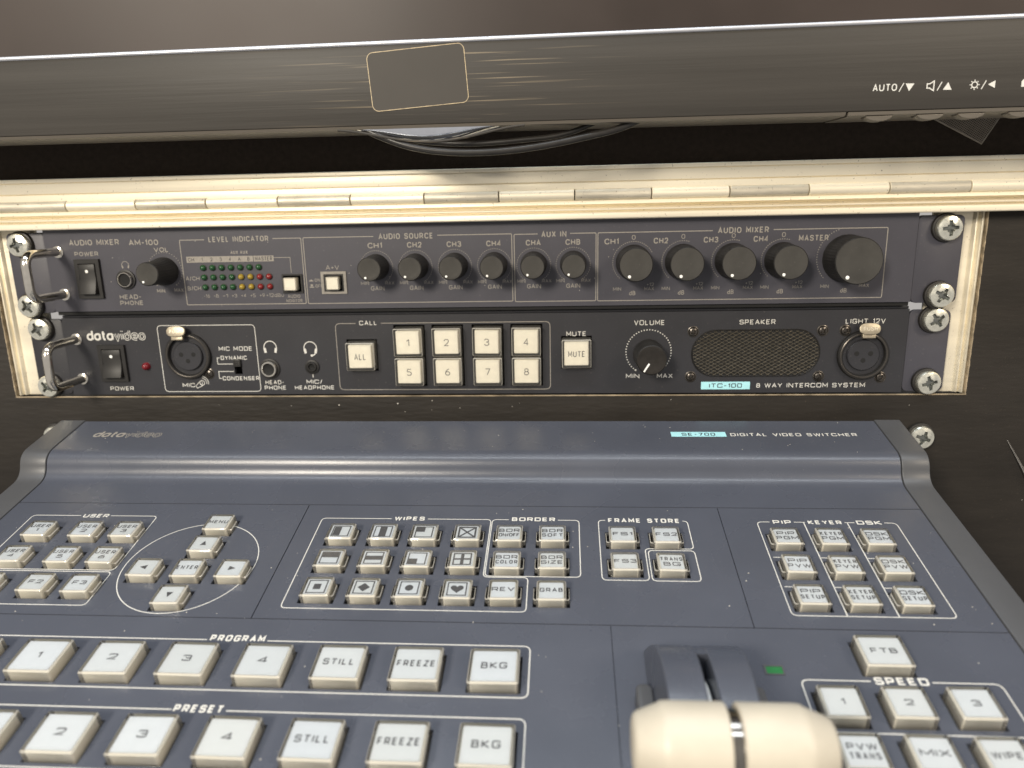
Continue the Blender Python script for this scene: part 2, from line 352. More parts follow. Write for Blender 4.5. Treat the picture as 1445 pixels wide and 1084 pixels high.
def logo(parent, x0, x1, yb, h, m, mback, slant=0., z=.06):
    """lower-case word mark: first four letters solid, the rest outlined"""
    sc = (x1-x0); word = 'datavideo'
    hh = h*.86; lo, full = layout(word, hh, 1., 0)
    gap = h*.26; lo, full = layout(word, hh, 1., gap); gaps = gap*8
    k = (sc-h*.2-gaps)/(full-gaps); lo, full = layout(word, hh, k, gap)
    a = G(); b = G(); c = G(); n = 0
    for i, (x, ww, st) in enumerate(lo):
        for s in st:
            P = [(x0+h*.1+x+p.x+slant*p.y, yb+p.y) for p in rounded(s, hh*.34, max(ww,1e-3), hh)]; n += 1
            if i < 4: a.ribbon(P, h*.20, z+.004*(n % 5))
            else: b.ribbon(P, h*.23, z+.004*(n % 5)); c.ribbon(P, h*.10, z+.03+.004*(n % 5))
    obj('lettering', a.mesh('logo_solid', m), parent); o = obj('lettering', b.mesh('logo_outline', m), parent)
    obj('lettering_core', c.mesh('logo_core', mback), o)
def frame_line(parent, pts, wd=.45, m='inkcream', closed=True, r=1.6, z=.05, gaps=None):
    """printed border: closed rounded rectangle or polyline; pts list"""
    g = G()
    if closed:
        n = len(pts); P = []
        for i in range(n):
            p = Vector(pts[i][:2]); a = Vector(pts[i-1][:2])-p; b = Vector(pts[(i+1)%n][:2])-p; a.normalize(); b.normalize()
            A = p+a*r; B = p+b*r
            for q in range(6):
                t = q/5; P.append(A*(1-t)**2+p*2*t*(1-t)+B*t*t)
        if gaps:
            Q = []; run = []; runs = []
            for i in range(len(P)):
                a, b = P[i], P[(i+1)%len(P)]; L_ = (b-a).length; ns = max(1, int(L_/.5))
                for k in range(ns):
                    s = a+(b-a)*(k/ns); Q.append(s)
            for s in Q:
                if any(x0 < s.x < x1 and y0 < s.y < y1 for x0,x1,y0,y1 in gaps):
                    if len(run) > 1: runs.append(run)
                    run = []
                else: run.append(s)
            if run:
                if runs and Q and not any(x0 < Q[0].x < x1 and y0 < Q[0].y < y1 for x0,x1,y0,y1 in gaps): runs[0] = run+runs[0]
                else: runs.append(run)
            for q in runs: g.ribbon(q, wd, z)
        else: g.ribbon(P, wd, z, True)
    else: g.ribbon(pts, wd, z)
    return obj('border_line', g.mesh('border_line', m), parent)
def box_line(parent, x0, x1, y0, y1, gaps=(), **k):
    return frame_line(parent, [(x0,y0),(x1,y0),(x1,y1),(x0,y1)], gaps=[(a,b,y1-1,y1+1) for a,b in gaps] or None, **k)
def headset_icon(parent, x, y, r, m='inkcream', mic=False):
    g = G(); g.ribbon([(x+r*math.cos(R(a)), y+r*math.sin(R(a))) for a in range(-20, 201, 11)], r*.14, .05)
    for s in (-1, 1):
        g.ribbon([(x+s*r*.92, y-.1*r), (x+s*r*.78, y-.85*r)], r*.38, .055)
    if mic: g.ribbon([(x+r*.75, y-.9*r), (x+.45*r, y-1.15*r), (x+.1*r, y-1.2*r)], r*.16, .06); g.flat([(x+.15*r+.2*r*math.cos(a*.7), y-1.2*r+.2*r*math.sin(a*.7)) for a in range(9)], .064)
    obj('headset_symbol', g.mesh('headset_symbol', m), parent)

# ------------------------------------------------------------------ shared small parts
def screw_mesh(r=5.9, h=3.6):
    g = G(); nr, na = 22, 80; dome = lambda q: h-1.1*(q/r)**2
    def H(x, y):
        q = math.hypot(x, y); z = dome(q)
        ax, ay = abs(x), abs(y); d = 0
        if min(ax, ay) < .95-.10*max(ax,ay) and max(ax, ay) < r*.60: d = 1
        u, v = abs(x+y)*.707, abs(x-y)*.707
        if min(u, v) < .30 and max(u, v) < r*.36: d = max(d, .5)
        return z-1.5*d
    vs = [(0,0,H(0,0))]
    for i in range(1, nr+1):
        q = r*.93*i/nr
        for k in range(na):
            a = 2*math.pi*k/na; vs.append((q*math.cos(a), q*math.sin(a), H(q*math.cos(a), q*math.sin(a))))
    fs = [(0, 1+k, 1+(k+1)%na) for k in range(na)]
    for i in range(1, nr):
        for k in range(na):
            a = 1+(i-1)*na; b = 1+i*na; fs.append((a+k, b+k, b+(k+1)%na, a+(k+1)%na))
    base = 1+(nr-1)*na
    for rr, hz in ((r, dome(r*.93)-.6), (r, 0)):
        nb = len(vs)
        for k in range(na): a = 2*math.pi*k/na; vs.append((rr*math.cos(a), rr*math.sin(a), hz))
        for k in range(na): fs.append((base+k, nb+k, nb+(k+1)%na, base+(k+1)%na))
        base = nb
    g.add(vs, fs); me = g.mesh('rack_screw', 'zinc', smooth=True, ang=28)
    me.materials.append(M['zinc_shade'])
    for p in me.polygons:
        c = p.center/S; q = math.hypot(c.x, c.y)
        if q < r*.66 and c.z < dome(q)-.45: p.material_index = 1  # faces down in the cross get the painted shade
    return me
SCREW = screw_mesh()
WASH = G().lathe([(6.9,0),(7.0,.5),(6.7,1.7),(6.0,2.0)], 36).mesh('cup_washer', 'rubberwash', smooth=True)
mk = G(); mk.ribbon([(4.4,-2.6),(5.2,-.8),(4.6,-.4)], 1.1, 0)
MARK = mk.mesh('paint_mark', 'redpaint')
def rack_screw(parent, x, y, z, rot, mark=False):
    o = obj('rack_screw', SCREW, parent, (x, y, z+1.6), (0, 0, R(rot)))
    obj('cup_washer', WASH, o, (-.3, .2, -1.6))
    if mark:
        g = G(); g.add([(4.3,-3.2,1.4),(5.85,-1.9,1.3),(5.9,-.6,1.35),(4.3,-1.2,2.75),(3.7,-2.2,2.8)], [(0,1,2,3,4)])
        m_ = obj('paint_mark', g.mesh('paint_mark', 'redpaint'), o); m_.rotation_euler = (0,0,R(-rot)); m_.location.z = .0002
SMALLSCREW = None
def small_screw_mesh():
    g = G(); nr, na, r = 9, 40, 2.15
    def H(x, y):
        q = math.hypot(x, y); z = 1.3-.6*(q/r)**2
        if min(abs(x), abs(y)) < .36 and max(abs(x), abs(y)) < 1.35: z -= .8
        return z
    vs = [(0,0,H(0,0))]; fs = [(0,1+k,1+(k+1)%na) for k in range(na)]
    for i in range(1, nr+1):
        for k in range(na):
            a = 2*math.pi*k/na; q = r*i/nr; vs.append((q*math.cos(a), q*math.sin(a), H(q*math.cos(a), q*math.sin(a)) if i < nr else .0))
        if i > 1:
            for k in range(na): a = 1+(i-2)*na; b = 1+(i-1)*na; fs.append((a+k,b+k,b+(k+1)%na,a+(k+1)%na))
    g.add(vs, fs); g.lathe([(2.9,.0),(2.9,.15),(2.5,.3),(2.2,.05)], 32, cap0=False, cap1=False)
    return g.mesh('small_screw', 'blackscrew', smooth=True, ang=30)
SMALLSCREW = small_screw_mesh()

def knob_mesh(name, rb, rt, h, teeth, m='black'):
    n = teeth*2
    rf = lambda i, j, r: r-(.16 if (i % 2 and 1 <= j <= 4) else 0)
    g = G().lathe([(rb,0),(rb,h*.16),(rb*.97,h*.26),(rt*1.03,h*.5),(rt,h-.9)], n, cap1=False, rfun=rf)
    g.lathe([(rt-.02,h-.9),(rt-.05,h-.45),(rt-.45,h-.03)], 64, cap0=False, cap1=False)
    return g.mesh(name, m, smooth=True, ang=25)
def knob_face(name, rt, h, m='blackgloss', concave=.35):
    g = G(); g.lathe([(rt-.45,h-.03),(rt-.8,h),(rt*.7,h-concave*.45),(rt*.35,h-concave*.85),(.02,h-concave)], 48, cap0=False)
    return g.mesh(name, m, smooth=True, ang=60)
DISC = lambda r, z=0, n=20: G().lathe([(r,z),(r*.8,z+.12)], n, cap0=False)
def add_knob(parent, x, y, z, body, face, rt, h, ang, dotr=.62, pos=.78, line=False, label=None, name='knob'):
    o = obj(name, body, parent, (x, y, z)); 
    if label: o['label'] = label
    obj('knob_face', face, o)
    a = R(ang)
    if line:
        g = G(); g.box(rt*.28, rt*.93, -.42, .42, h-.35, h+.06)
        obj('pointer_line', g.mesh('pointer_line', 'dotwhite', bevel=.1), o, rot=(0,0,a))
    else:
        obj('pointer_dot', DISC(dotr, h-.12).mesh('pointer_dot', 'dotwhite', smooth=True), o, (rt*pos*math.cos(a), rt*pos*math.sin(a), 0))
    return o
def dot_ring(parent, x, y, r, a0, a1, n, rd=.27, m='inkcream'):
    g = G()
    for k in range(n):
        a = R(a0+(a1-a0)*k/(n-1)); q = rd*(1.5 if k in (0, n-1) and a1-a0 < -200 else 1)
        g.flat([(x+r*math.cos(a)+q*math.cos(t*math.pi/4), y+r*math.sin(a)+q*math.sin(t*math.pi/4)) for t in range(8)], .05)
    obj('dotted_scale', g.mesh('dotted_scale', m), parent)

def button_set(wx, wy, h, ox, oy, cap, paper, skirt=0, z0=-2.):
    """ivory block with a legend sheet on top (one mesh each) and its clear cover"""
    g = G(); g.box(-wx/2, wx/2, -wy/2, wy/2, z0, h-.75)
    block = g.mesh('push_button', cap, bevel=.7, seg=3)
    s = G(); s.prism(rrect(-wx/2+.35, wx/2-.35, -wy/2+.35, wy/2-.35, .5, 3), h-.74, h-.45)
    sheet = s.mesh('legend_sheet', paper, bevel=.08, seg=1)
    c = G(); X, Y = wx/2+ox, wy/2+oy; t = .55
    lo = rrect(-X, X, -Y, Y, .7, 3); mid = rrect(-X+.15, X-.15, -Y+.15, Y-.15, .7, 3); top = rrect(-X+t, X-t, -Y+t, Y-t, .5, 3); n = len(lo)
    vs = [(x,y,z0+.3) for x,y in lo]+[(x,y,h-t) for x,y in mid]+[(x,y,h) for x,y in top]
    fs = [(i,(i+1)%n,(i+1)%n+n,i+n) for i in range(n)]+[(i+n,(i+1)%n+n,(i+1)%n+2*n,i+2*n) for i in range(n)]+[tuple(range(2*n,3*n))]
    c.add(vs, fs)
    if skirt:
        k = rrect(-X-skirt, X+skirt, -Y*.62, Y*.62, .7, 3); n = len(k)
        c.add([(x,y,-.5) for x,y in k]+[(x,y,1.5) for x,y in k]+[(x*.96,y*.95,1.9) for x,y in k], [(i,(i+1)%n,(i+1)%n+n,i+n) for i in range(n)]+[(i+n,(i+1)%n+n,(i+1)%n+2*n,i+2*n) for i in range(n)])
    cover = c.mesh('clear_cover', 'clear', smooth=True, ang=22)
    cover.materials.append(M['clear_side']); cover.materials.append(M['clear_edge'])
    for p in cover.polygons:
        nz = abs(p.normal.z); p.material_index = 0 if nz > .97 and p.center.z > (h-.2)*S else (2 if nz > .3 else 1)
    return block, sheet, cover, h
def place_button(parent, x, y, bs, legend=None, icon=None, z=0, lh=2., lw=8., m='inkdark', style='SQ', jitter=.6, yoff=0., lstroke=None, name='push_button'):
    block, sheet, cover, h = bs
    o = obj(name, block, parent, (x, y, z+random.uniform(-.08,.08)), (R(random.uniform(-jitter,jitter)), R(random.uniform(-jitter,jitter)), R(random.uniform(-.5,.5))))
    obj('legend_sheet', sheet, o); obj('clear_cover', cover, o)
    zt = h-.45+.03
    if legend:
        rows = legend if isinstance(legend, (list, tuple)) else [legend]
        g = G(); sp = lh*1.38
        for i, r_ in enumerate(rows):
            yy = yoff+(len(rows)-1)*sp/2-i*sp
            wd_ = min(lw, layout(r_, lh, 1.30 if style == 'SQ' else .85, lh*.46 if style == 'SQ' else lh*.34)[1]+lh*.2)
            text_g(g, r_, -wd_/2, wd_/2, yy, lh, lstroke or lh*.195, zt, style)
        obj('legend', g.mesh('legend', m), o)
    if icon:
        g = G(); icon(g, zt); obj('symbol', g.mesh('symbol', m), o)
    return o

# ------------------------------------------------------------------ FLIGHT CASE (board, rails, hinge, lid)
RX = (R(90), 0, 0)        # local x = right, local y = up, local z = toward the viewer
case = root('flight_case', (0, 10, -300), (0, 0, 0), 'dark brown flight case front and lid joined by a bright aluminium piano hinge', 'flight case')
cl = lambda x, y, z: (x, y-10, z+300)
def case_obj(name, g, m, **k):
    g.v = [cl(*v) for v in g.v]; return obj(name, g.mesh(name, m, **k), case)
# front board with the rack opening cut out of it (face y=+1, opening x -252.5..252.5, z > -89.5)
g = G()
P = [(-520,-300),(520,-300),(520,3),(252.8,3),(252.8,-89.6),(-253.2,-89.6),(-253.2,3),(-520,3)]; n = 8
g.add([(x,1,z) for x,z in P]+[(x,13,z) for x,z in P], [tuple(range(n)), tuple(range(n,2*n))[::-1]]+[(i,i+n,(i+1)%n+n,(i+1)%n) for i in range(n)])
b_ = case_obj('front_board', g, 'board', bevel=.5)
g = G()                                      # raw worn rim of the cut-out
g.box(-253.1,252.7,.6,1.4,-89.5,-88.9); 
case_obj('cut_edge', g, 'boardedge', bevel=.12)
for s, x in ((-1,-253.0),(1,252.2)):
    g = G(); n = 60; vs = []; fs = []
    for k in range(n+1):
        z = -89.4+(91.0)*k/n; j = random.uniform(-.10,.10); a = .42+random.uniform(0,.18)
        vs += [(x-a/2+j,.55,z),(x+a/2+j,.55,z),(x+a/2+j,3.5,z),(x-a/2+j,3.5,z)]
    for k in range(n): a=4*k; fs += [(a,a+1,a+5,a+4),(a+1,a+2,a+6,a+5),(a+3,a,a+4,a+7)]
    g.add(vs,fs); case_obj('cut_edge', g, 'boardedge')
g = G(); g.box(-253,253,90,92,-300,30); case_obj('back_panel', g, 'void')
g = G(); g.box(-253,253,14,90,-93,-90); case_obj('inner_floor', g, 'void')
# rack rails
for s in (-1, 1):
    g = G(); pr = [(0,5.2),(16,5.2),(16,5.2),(17,3.4),(17.6,3.4),(18.4,4.6),(19.2,2.2),(20.0,2.2),(20.2,8),(-2,8),(-2,6.4),(-.2,6.2)]
    pts = [(s*(231.5+a), y) for a, y in pr]; n = len(pts)
    if s < 0: pts = [(x-.6,y) for x,y in pts]
    z0, z1 = -88.7, 1.2
    g.add([(x,y,z0) for x,y in pts]+[(x,y,z1) for x,y in pts], [(i,(i+1)%n,(i+1)%n+n,i+n) for i in range(n)]+[tuple(range(n)),tuple(range(n,2*n))])
    case_obj('rack_rail', g, 'alu', bevel=.12)
# hinge: lower leaf
yh = -4.0
g = G()
prof = [(2,10.2),(yh-.9,10.2),(yh-1.9,9.9),(yh-2.6,8.2),(yh-1.7,8.05),(yh+1.4,7.2),(yh+1.2,6.5),(yh-2.1,6.35),(yh-2.7,5.9),(yh-2.6,5.3),(yh-.6,5.1),(yh-.5,4.5),(yh-2.9,4.3),(yh-3.3,3.7),(yh-3.4,1.6),(yh-2.9,1.1),(2,1.1)]
g.extx(prof, -300, 330); case_obj('hinge_lower_leaf', g, 'alu', bevel=.12, seg=2)
g = G()
prof = [(2,26.3),(yh-.7,26.3),(yh-1.1,26.0),(yh-1.3,24.35),(yh-.5,24.25),(yh-.5,24.0),(yh-1.4,23.9),(yh-1.5,18.9),(yh-.5,18.8),(yh-.5,18.5),(yh-1.6,18.4),(yh-1.7,15.3),(yh-.7,14.9),(2,14.9)]
g.extx(prof, -240.5, 330); case_obj('hinge_upper_leaf', g, 'alu', bevel=.12, seg=2)
for i in range(-3, 14):
    x0 = -201.5+36.7*i+ .25; x1 = x0+36.2
    if x0 < -300: continue
    g = G(); rr = 2.75; zc = 12.7; yc_ = yh-1.0
    dirty = (i % 2 != 0)
    n = 18; g.lathe([(rr-.25,x0),(rr,x0+.25),(rr,x1-.25),(rr-.25,x1)], 28, c=(0,yc_,zc), axis='x')
    case_obj('hinge_knuckle', g, 'alu_dirty' if dirty else 'alu', smooth=True, ang=30)
# fluff caught under the upper edge
g = G()
for i in range(130):
    x = random.choice([random.uniform(-190,260), random.gauss(120,25), random.gauss(175,14), random.gauss(230,12), random.gauss(-150,8)]); z = 26.0+random.uniform(-.7,.3)
    p = [(x,yh-.3,z)]; dx = random.uniform(-1,1); 
    for k in range(3): p.append((p[-1][0]+dx+random.uniform(-.5,.5), p[-1][1]-.25, p[-1][2]+random.uniform(-.7,.3)))
    g.tube(p, .06, 4)
o = case_obj('lint', g, 'foam'); o['kind'] = 'stuff'
# lid lining above the hinge
g = G(); g.box(-520,520,2.5,10,4,600); case_obj('lid_lining', g, 'foam')
# loose screw in the board below the rack unit, and its partner behind the console
for x, rt in ((232.0,20),(-232.6,50)):
    o = obj('rack_screw', SCREW, case, cl(x,-.9,-111.1), (R(90), R(rt), 0)); obj('cup_washer', WASH, o, (-.2,.3,-1.6))
# raised scratches / crumbs on the board
g = G()
for i in range(22):
    x = random.choice([random.uniform(256,330), random.uniform(-200,230)]); z = random.uniform(-150,-3) if x > 255 else random.uniform(-98,-91)
    q = random.uniform(.12,.42); g.lathe([(q,0),(q*.5,q*.6)], 6, c=(x,0,0)); 
    for k in range(len(g.v)-12, len(g.v)): a,b,c_ = g.v[k]; g.v[k] = (a, 1-c_, z+b)
o = case_obj('crumbs', g, 'dust'); o['kind'] = 'stuff'

# ------------------------------------------------------------------ RACK UNITS
def rack_unit(name, yface, ytop, ybot, label, cat, mface, xl, xr, ear_z, holes, edge):
    rt = root(name, (0, yface, 0), RX, label, cat)
    g = plate(xl+.0, xr, ybot, ytop, 0, 2.2, holes)
    obj('front_panel', g.mesh('front_panel', mface, bevel=.3), rt)
    g = G()
    for (x0,x1,y0,y1) in holes: g.box(x0-.5,x1+.5,y0-.5,y1+.5,-6.5,-6)
    g.box(xl+6, xr-6, ybot+.8, ytop-.8, -70, -6.6)
    obj('chassis', g.mesh('chassis', 'void'), rt)
    return rt
# audio mixer ------------------------------------------------
AMH = [(-93.8,-84.8,-32.6,-24.2),(-72.3,-62.9,-32.3,-24.2)]
am = rack_unit('audio_mixer', -2, 1.2, -41.6, 'plum grey rack audio mixer with a row of black knobs, topmost unit under the hinge', 'audio mixer', 'plum', -219.8, 219.2, 0, AMH, 0)
for s, (a, b) in ((-1,(-241.0,-220.3)),(1,(219.7,241.0))):
    P = rrect(a, b, -42.3, -.3, 2.6)
    g = G(); g.prism(P, -4.6, -1.0); obj('mounting_ear', g.mesh('mounting_ear', 'plum', bevel=.3), am)
g = G(); g.box(-219.5,219.0,-43.6,-41.7,-9,-1.2); obj('lower_flange', g.mesh('lower_flange','void',bevel=.2), am)
for (x,y,rt,mk_) in ((-232.6,-6.3,10,False),(-232.5,-38.1,35,False),(232.6,-6.3,5,True),(232.4,-38.2,60,True)):
    rack_screw(am, x, y, -1.0, rt, mk_)
def handle(parent, x, y0, y1, reach, z0=0, r=2.2):
    P = []; rb = 5.5
    P.append((x,y0,z0-1)); P.append((x,y0,z0+reach-rb))
    for k in range(1,7): a = R(90*k/6); P.append((x, y0+(rb-rb*math.cos(a)), z0+reach-rb+rb*math.sin(a)))
    for k in range(0,7): a = R(90-90*k/6); P.append((x, y1-(rb-rb*math.cos(a)), z0+reach-rb+rb*math.sin(a)))
    P.append((x,y1,z0-1))
    # denser straight middle
    g = G().tube(P, r, 20); g.lathe([(3.1,0),(3.1,.5),(2.6,.8)], 24, c=(x,y0,z0)); g.lathe([(3.1,0),(3.1,.5),(2.6,.8)], 24, c=(x,y1,z0))
    obj('carry_handle', g.mesh('carry_handle', 'chrome', smooth=True, ang=50), parent)
handle(am, -213.2, -32.4, -10.2, 25)
def rocker(parent, x0, x1, y0, y1, z, on=True, tilt=1):
    g = G(); xm, ym = (x0+x1)/2, (y0+y1)/2; wx, wy = (x1-x0)/2, (y1-y0)/2
    bz = plate(-wx, wx, -wy, wy, 1.5, 1.5, [(-wx+2.0, wx-2.0, -wy+2.2, wy-2.2)])
    o = obj('power_switch', bz.mesh('power_switch', 'black', bevel=.35), parent, (xm, ym, z))
    k = G(); w2 = wx-2.3; h2 = wy-2.5
    pf = [(h2,-1.0),(h2,1.9),(h2*.55,2.2),(0,1.9),(-h2*.5,2.9),(-h2,4.3),(-h2,-1.0)]
    k.extx(pf, -w2, w2)
    obj('rocker', k.mesh('rocker', 'black', bevel=.35), o)
    d = DISC(.85, 2.22); obj('indicator_dot', d.mesh('indicator_dot', 'dotwhite', smooth=True), o, (.1, h2*.52, .0))
    return o
rocker(am, -204.6, -191.2, -34.6, -14.2, 0)
text(am,'AUDIO MIXER',-206.3,-179.2,-5.7,2.9); text(am,'AM-100',-174.1,-158.3,-6.2,2.9); text(am,'POWER',-204.3,-191.3,-11.5,2.2)
text(am,'VOL',-161.2,-153.2,-10.0,2.4); text(am,'HEAD-',-183.2,-171.5,-34.1,2.4); text(am,'PHONE',-183.4,-170.6,-37.3,2.4)
headset_icon(am, -177.7, -17.6, 1.9)
def jack(parent, x, y, ro, ri, m='chrome', h=1.6, z=0, hex_=True):
    g = G().lathe([(ro,0),(ro,h*.7),(ro-.35,h),(ri+.2,h),(ri,h-.3),(ri,-2)], 40, cap0=False, cap1=False)
    o = obj('jack_socket', g.mesh('jack_socket', m, smooth=True), parent, (x,y,z))
    g = G().lathe([(ri-.05,h-.9),(ri*.6,h-1.1),(.02,h-1.2)], 24, cap0=False); obj('socket_hole', g.mesh('socket_hole','void'), o)
    g = G().lathe([(ro+1.1,0),(ro+1.1,.8),(ro+.2,1.0)], 32, cap0=False, cap1=False); obj('collar', g.mesh('collar','black',smooth=True), o)
jack(am, -178.1, -25.0, 4.0, 3.2, h=2.4)
KG = knob_mesh('gain_knob', 6.6, 5.9, 15.0, 30); KGF = knob_face('knob_face', 5.9, 15.0)
KM = knob_mesh('mixer_knob', 8.8, 8.1, 14.5, 40); KMF = knob_face('knob_face', 8.1, 14.5)
KX = knob_mesh('master_knob', 11.6, 11.0, 16.0, 50); KXF = knob_face('knob_face', 11.0, 16.0)
KV = knob_mesh('volume_knob', 7.2, 5.9, 17.5, 30); KVF = knob_face('knob_face', 5.9, 17.5)
add_knob(am, -156.6, -21.0, 0, KV, KVF, 5.9, 17.5, 238, name='volume_knob')
dot_ring(am, -156.6, -20.6, 9.2, 235, 235-290, 34, .24)
textc(am,'MIN',-160.2,-31.2,1.8,4.4); textc(am,'MAX',-150.4,-30.9,1.8,5.0)
# level indicator
box_line(am,-146.9,-83.1,-38.7,-5.4,gaps=[(-133.5,-98.2)],wd=.42,r=.6); text(am,'LEVEL INDICATOR',-131.5,-99.9,-5.3,2.8)
g = G(); g.flat([(-144.4,-16.9),(-98.2,-16.8),(-98.2,-13.9),(-144.4,-13.8)], .045); obj('channel_strip', g.mesh('channel_strip','inkcream'), am)
text(am,'CH',-143.6,-140.3,-15.4,1.9,m='charcoal',z=.08,stroke=.28)
for k, ch in enumerate('123456'[:4]): textc(am,ch,-136.0+k*4.92,-15.4,1.9,1.1 if ch!='1' else .5,m='charcoal',z=.08,stroke=.26)
textc(am,'A',-116.3,-15.4,1.9,1.4,m='charcoal',z=.08,stroke=.26); textc(am,'B',-111.4,-15.4,1.9,1.2,m='charcoal',z=.08,stroke=.26)
frame_line(am,[(-108.9,-16.9),(-108.9,-13.9)],.3,'charcoal',False,z=.08); text(am,'MASTER',-108.0,-98.9,-15.4,2.0,m='charcoal',z=.08,stroke=.28)
textc(am,'AUX',-118.6,-12.0,1.7,4.0); textc(am,'AUX',-113.5,-12.0,1.7,4.0)
frame_line(am,[(-98.2,-15.0),(-89.6,-15.0),(-89.6,-22.8)],.3,'inkcream',False)
text(am,'A/CH',-146.0,-138.6,-25.0,2.1,stroke=.3); text(am,'B/CH',-145.6,-138.4,-30.1,2.1,stroke=.3)
for k, t in enumerate(('-16','-8','-1','+3','+4','+5','+9')): textc(am,t,-135.8+k*4.95,-34.2,1.8,3.3 if k == 0 else 2.8,stroke=.24)
text(am,'+12dBu'.replace('u','u'),-104.0,-94.6,-34.2,1.9,stroke=.24)
LEDM = {}
for c in ('green','yellow','red'):
    LEDM[c] = G().lathe([(1.5,0),(1.45,.7),(1.25,1.3),(.8,1.75),(.02,1.95)], 20, cap0=False).mesh('indicator_led', c, smooth=True, ang=60)
LEDB = G().lathe([(1.85,0),(1.8,.25),(1.5,.3)], 20, cap0=False, cap1=False).mesh('led_ring', 'black', smooth=True)
for row in range(3):
    for k in range(7 if row == 0 else 8):
        c = 'green' if row == 0 or k < 4 else ('yellow' if k < 6 else 'red')
        o = obj('indicator_led', LEDM[c], am, (-135.9+4.93*k, (-19.6,-24.5,-29.6)[row], 0)); obj('led_ring', LEDB, o)
# small white press buttons
SB = button_set(6.6,6.6,3.2,.25,.25,'capwarm','paperwarm')
def press(parent, x, y, w_, hole):
    bzl = plate(x-w_, x+w_, y-w_, y+w_, .7, .7, [hole]); return bzl
g = plate(-94.6,-84.0,-33.2,-23.5,.8,.8,[AMH[0]]); o = obj('button_bezel', g.mesh('button_bezel','black',bevel=.15), am)
place_button(am,-89.9,-28.5,SB,z=.4,jitter=1.0)
g = plate(-74.2,-61.0,-33.9,-22.5,.6,.6,[(-72.8,-62.4,-32.7,-23.8)]); obj('button_bezel', g.mesh('button_bezel','inkcream',bevel=.12), am)
g = plate(-72.8,-62.4,-32.7,-23.8,.4,.4,[(-71.9,-63.3,-32.0,-24.6)]); obj('button_bezel', g.mesh('button_bezel','black',bevel=.1), am)
place_button(am,-67.6,-28.3,SB,z=.6,jitter=.5)
textc(am,'AUDIO',-89.3,-34.9,1.7,6.6,stroke=.24); textc(am,'MONITOR',-89.3,-37.2,1.7,8.6,stroke=.24)
textc(am,'A+V',-67.9,-20.5,2.3,7.0,stroke=.3); textc(am,'ON',-76.2,-26.8,1.7,2.9,stroke=.25); textc(am,'OFF',-75.6,-29.8,1.7,3.7,stroke=.25)
g = G(); g.flat([(-80.6,-27.4),(-78.4,-27.4),(-78.4,-26.9),(-79.1,-26.9),(-79.1,-26.5),(-79.9,-26.5),(-79.9,-26.9),(-80.6,-26.9)],.05)
g.flat([(-80.6,-30.6),(-78.2,-30.6),(-78.2,-30.1),(-80.6,-30.1)],.05); g.flat([(-80.0,-29.9),(-78.8,-29.9),(-78.8,-28.9),(-80.0,-28.9)],.05)
obj('push_symbol', g.mesh('push_symbol','inkcream'), am)
box_line(am,-82.0,24.2,-38.8,-5.3,gaps=[(-45.2,-13.2)],wd=.42,r=.7); text(am,'AUDIO SOURCE',-43.0,-15.2,-5.4,2.9)
box_line(am,25.4,66.0,-39.1,-5.6,gaps=[(37.3,53.0)],wd=.42,r=.7); text(am,'AUX IN',39.0,51.4,-5.8,2.9)
box_line(am,66.9,205.3,-39.2,-5.6,gaps=[(122.8,151.6)],wd=.42,r=.7); text(am,'AUDIO MIXER',125.1,149.4,-5.5,2.9)
for nm, x, dx in (('CH1',-45.1,0),('CH2',-24.9,0),('CH3',-4.8,0),('CH4',15.2,0),('CHA',35.0,0),('CHB',54.7,0)):
    textc(am,nm,x-.1,-9.8,2.8,7.4)
    add_knob(am,x,-20.6,0,KG,KGF,5.9,15.0,random.uniform(236,246),name='gain_knob')
    dot_ring(am,x,-20.9,8.5,236,236-292,40,.23)
    textc(am,'MIN',x-6.4,-28.8,1.7,4.2,stroke=.24); textc(am,'MAX',x+6.4,-28.8,1.7,4.8,stroke=.24); textc(am,'GAIN',x,-31.4,2.2,7.0,stroke=.32)
for nm, x in (('CH1',84.5),('CH2',108.6),('CH3',132.8),('CH4',156.7)):
    textc(am,nm,x-10.9,-9.9,2.8,7.0); textc(am,'0',x-.1,-8.1,2.3,1.8,stroke=.3)
    add_knob(am,x,-20.4,0,KM,KMF,8.1,14.5,random.uniform(240,247),pos=.8,dotr=.8,name='mixer_knob')
    dot_ring(am,x,-20.3,10.2,228,30 if nm=='CH1' else 75,34 if nm=='CH1' else 26,.25)
    textc(am,'MIN',x-7.9,-33.4,1.7,4.0,stroke=.24); textc(am,'dB',x-.3,-35.5,2.2,3.1,stroke=.3); textc(am,'+12',x+8.5,-31.3,1.7,3.6,stroke=.25); textc(am,'MAX',x+8.0,-33.4,1.7,4.8,stroke=.24)
text(am,'MASTER',163.8,177.9,-9.9,2.8)
add_knob(am,187.2,-20.1,0,KX,KXF,11.0,16.0,238,pos=.82,dotr=.95,name='master_knob')
dot_ring(am,187.2,-19.6,14.2,222,110,24,.25); textc(am,'MIN',177.7,-33.4,1.7,4.0,stroke=.24); textc(am,'dB',186.9,-35.5,2.2,3.1,stroke=.3); textc(am,'MAX',196.5,-33.2,1.7,4.8,stroke=.24)

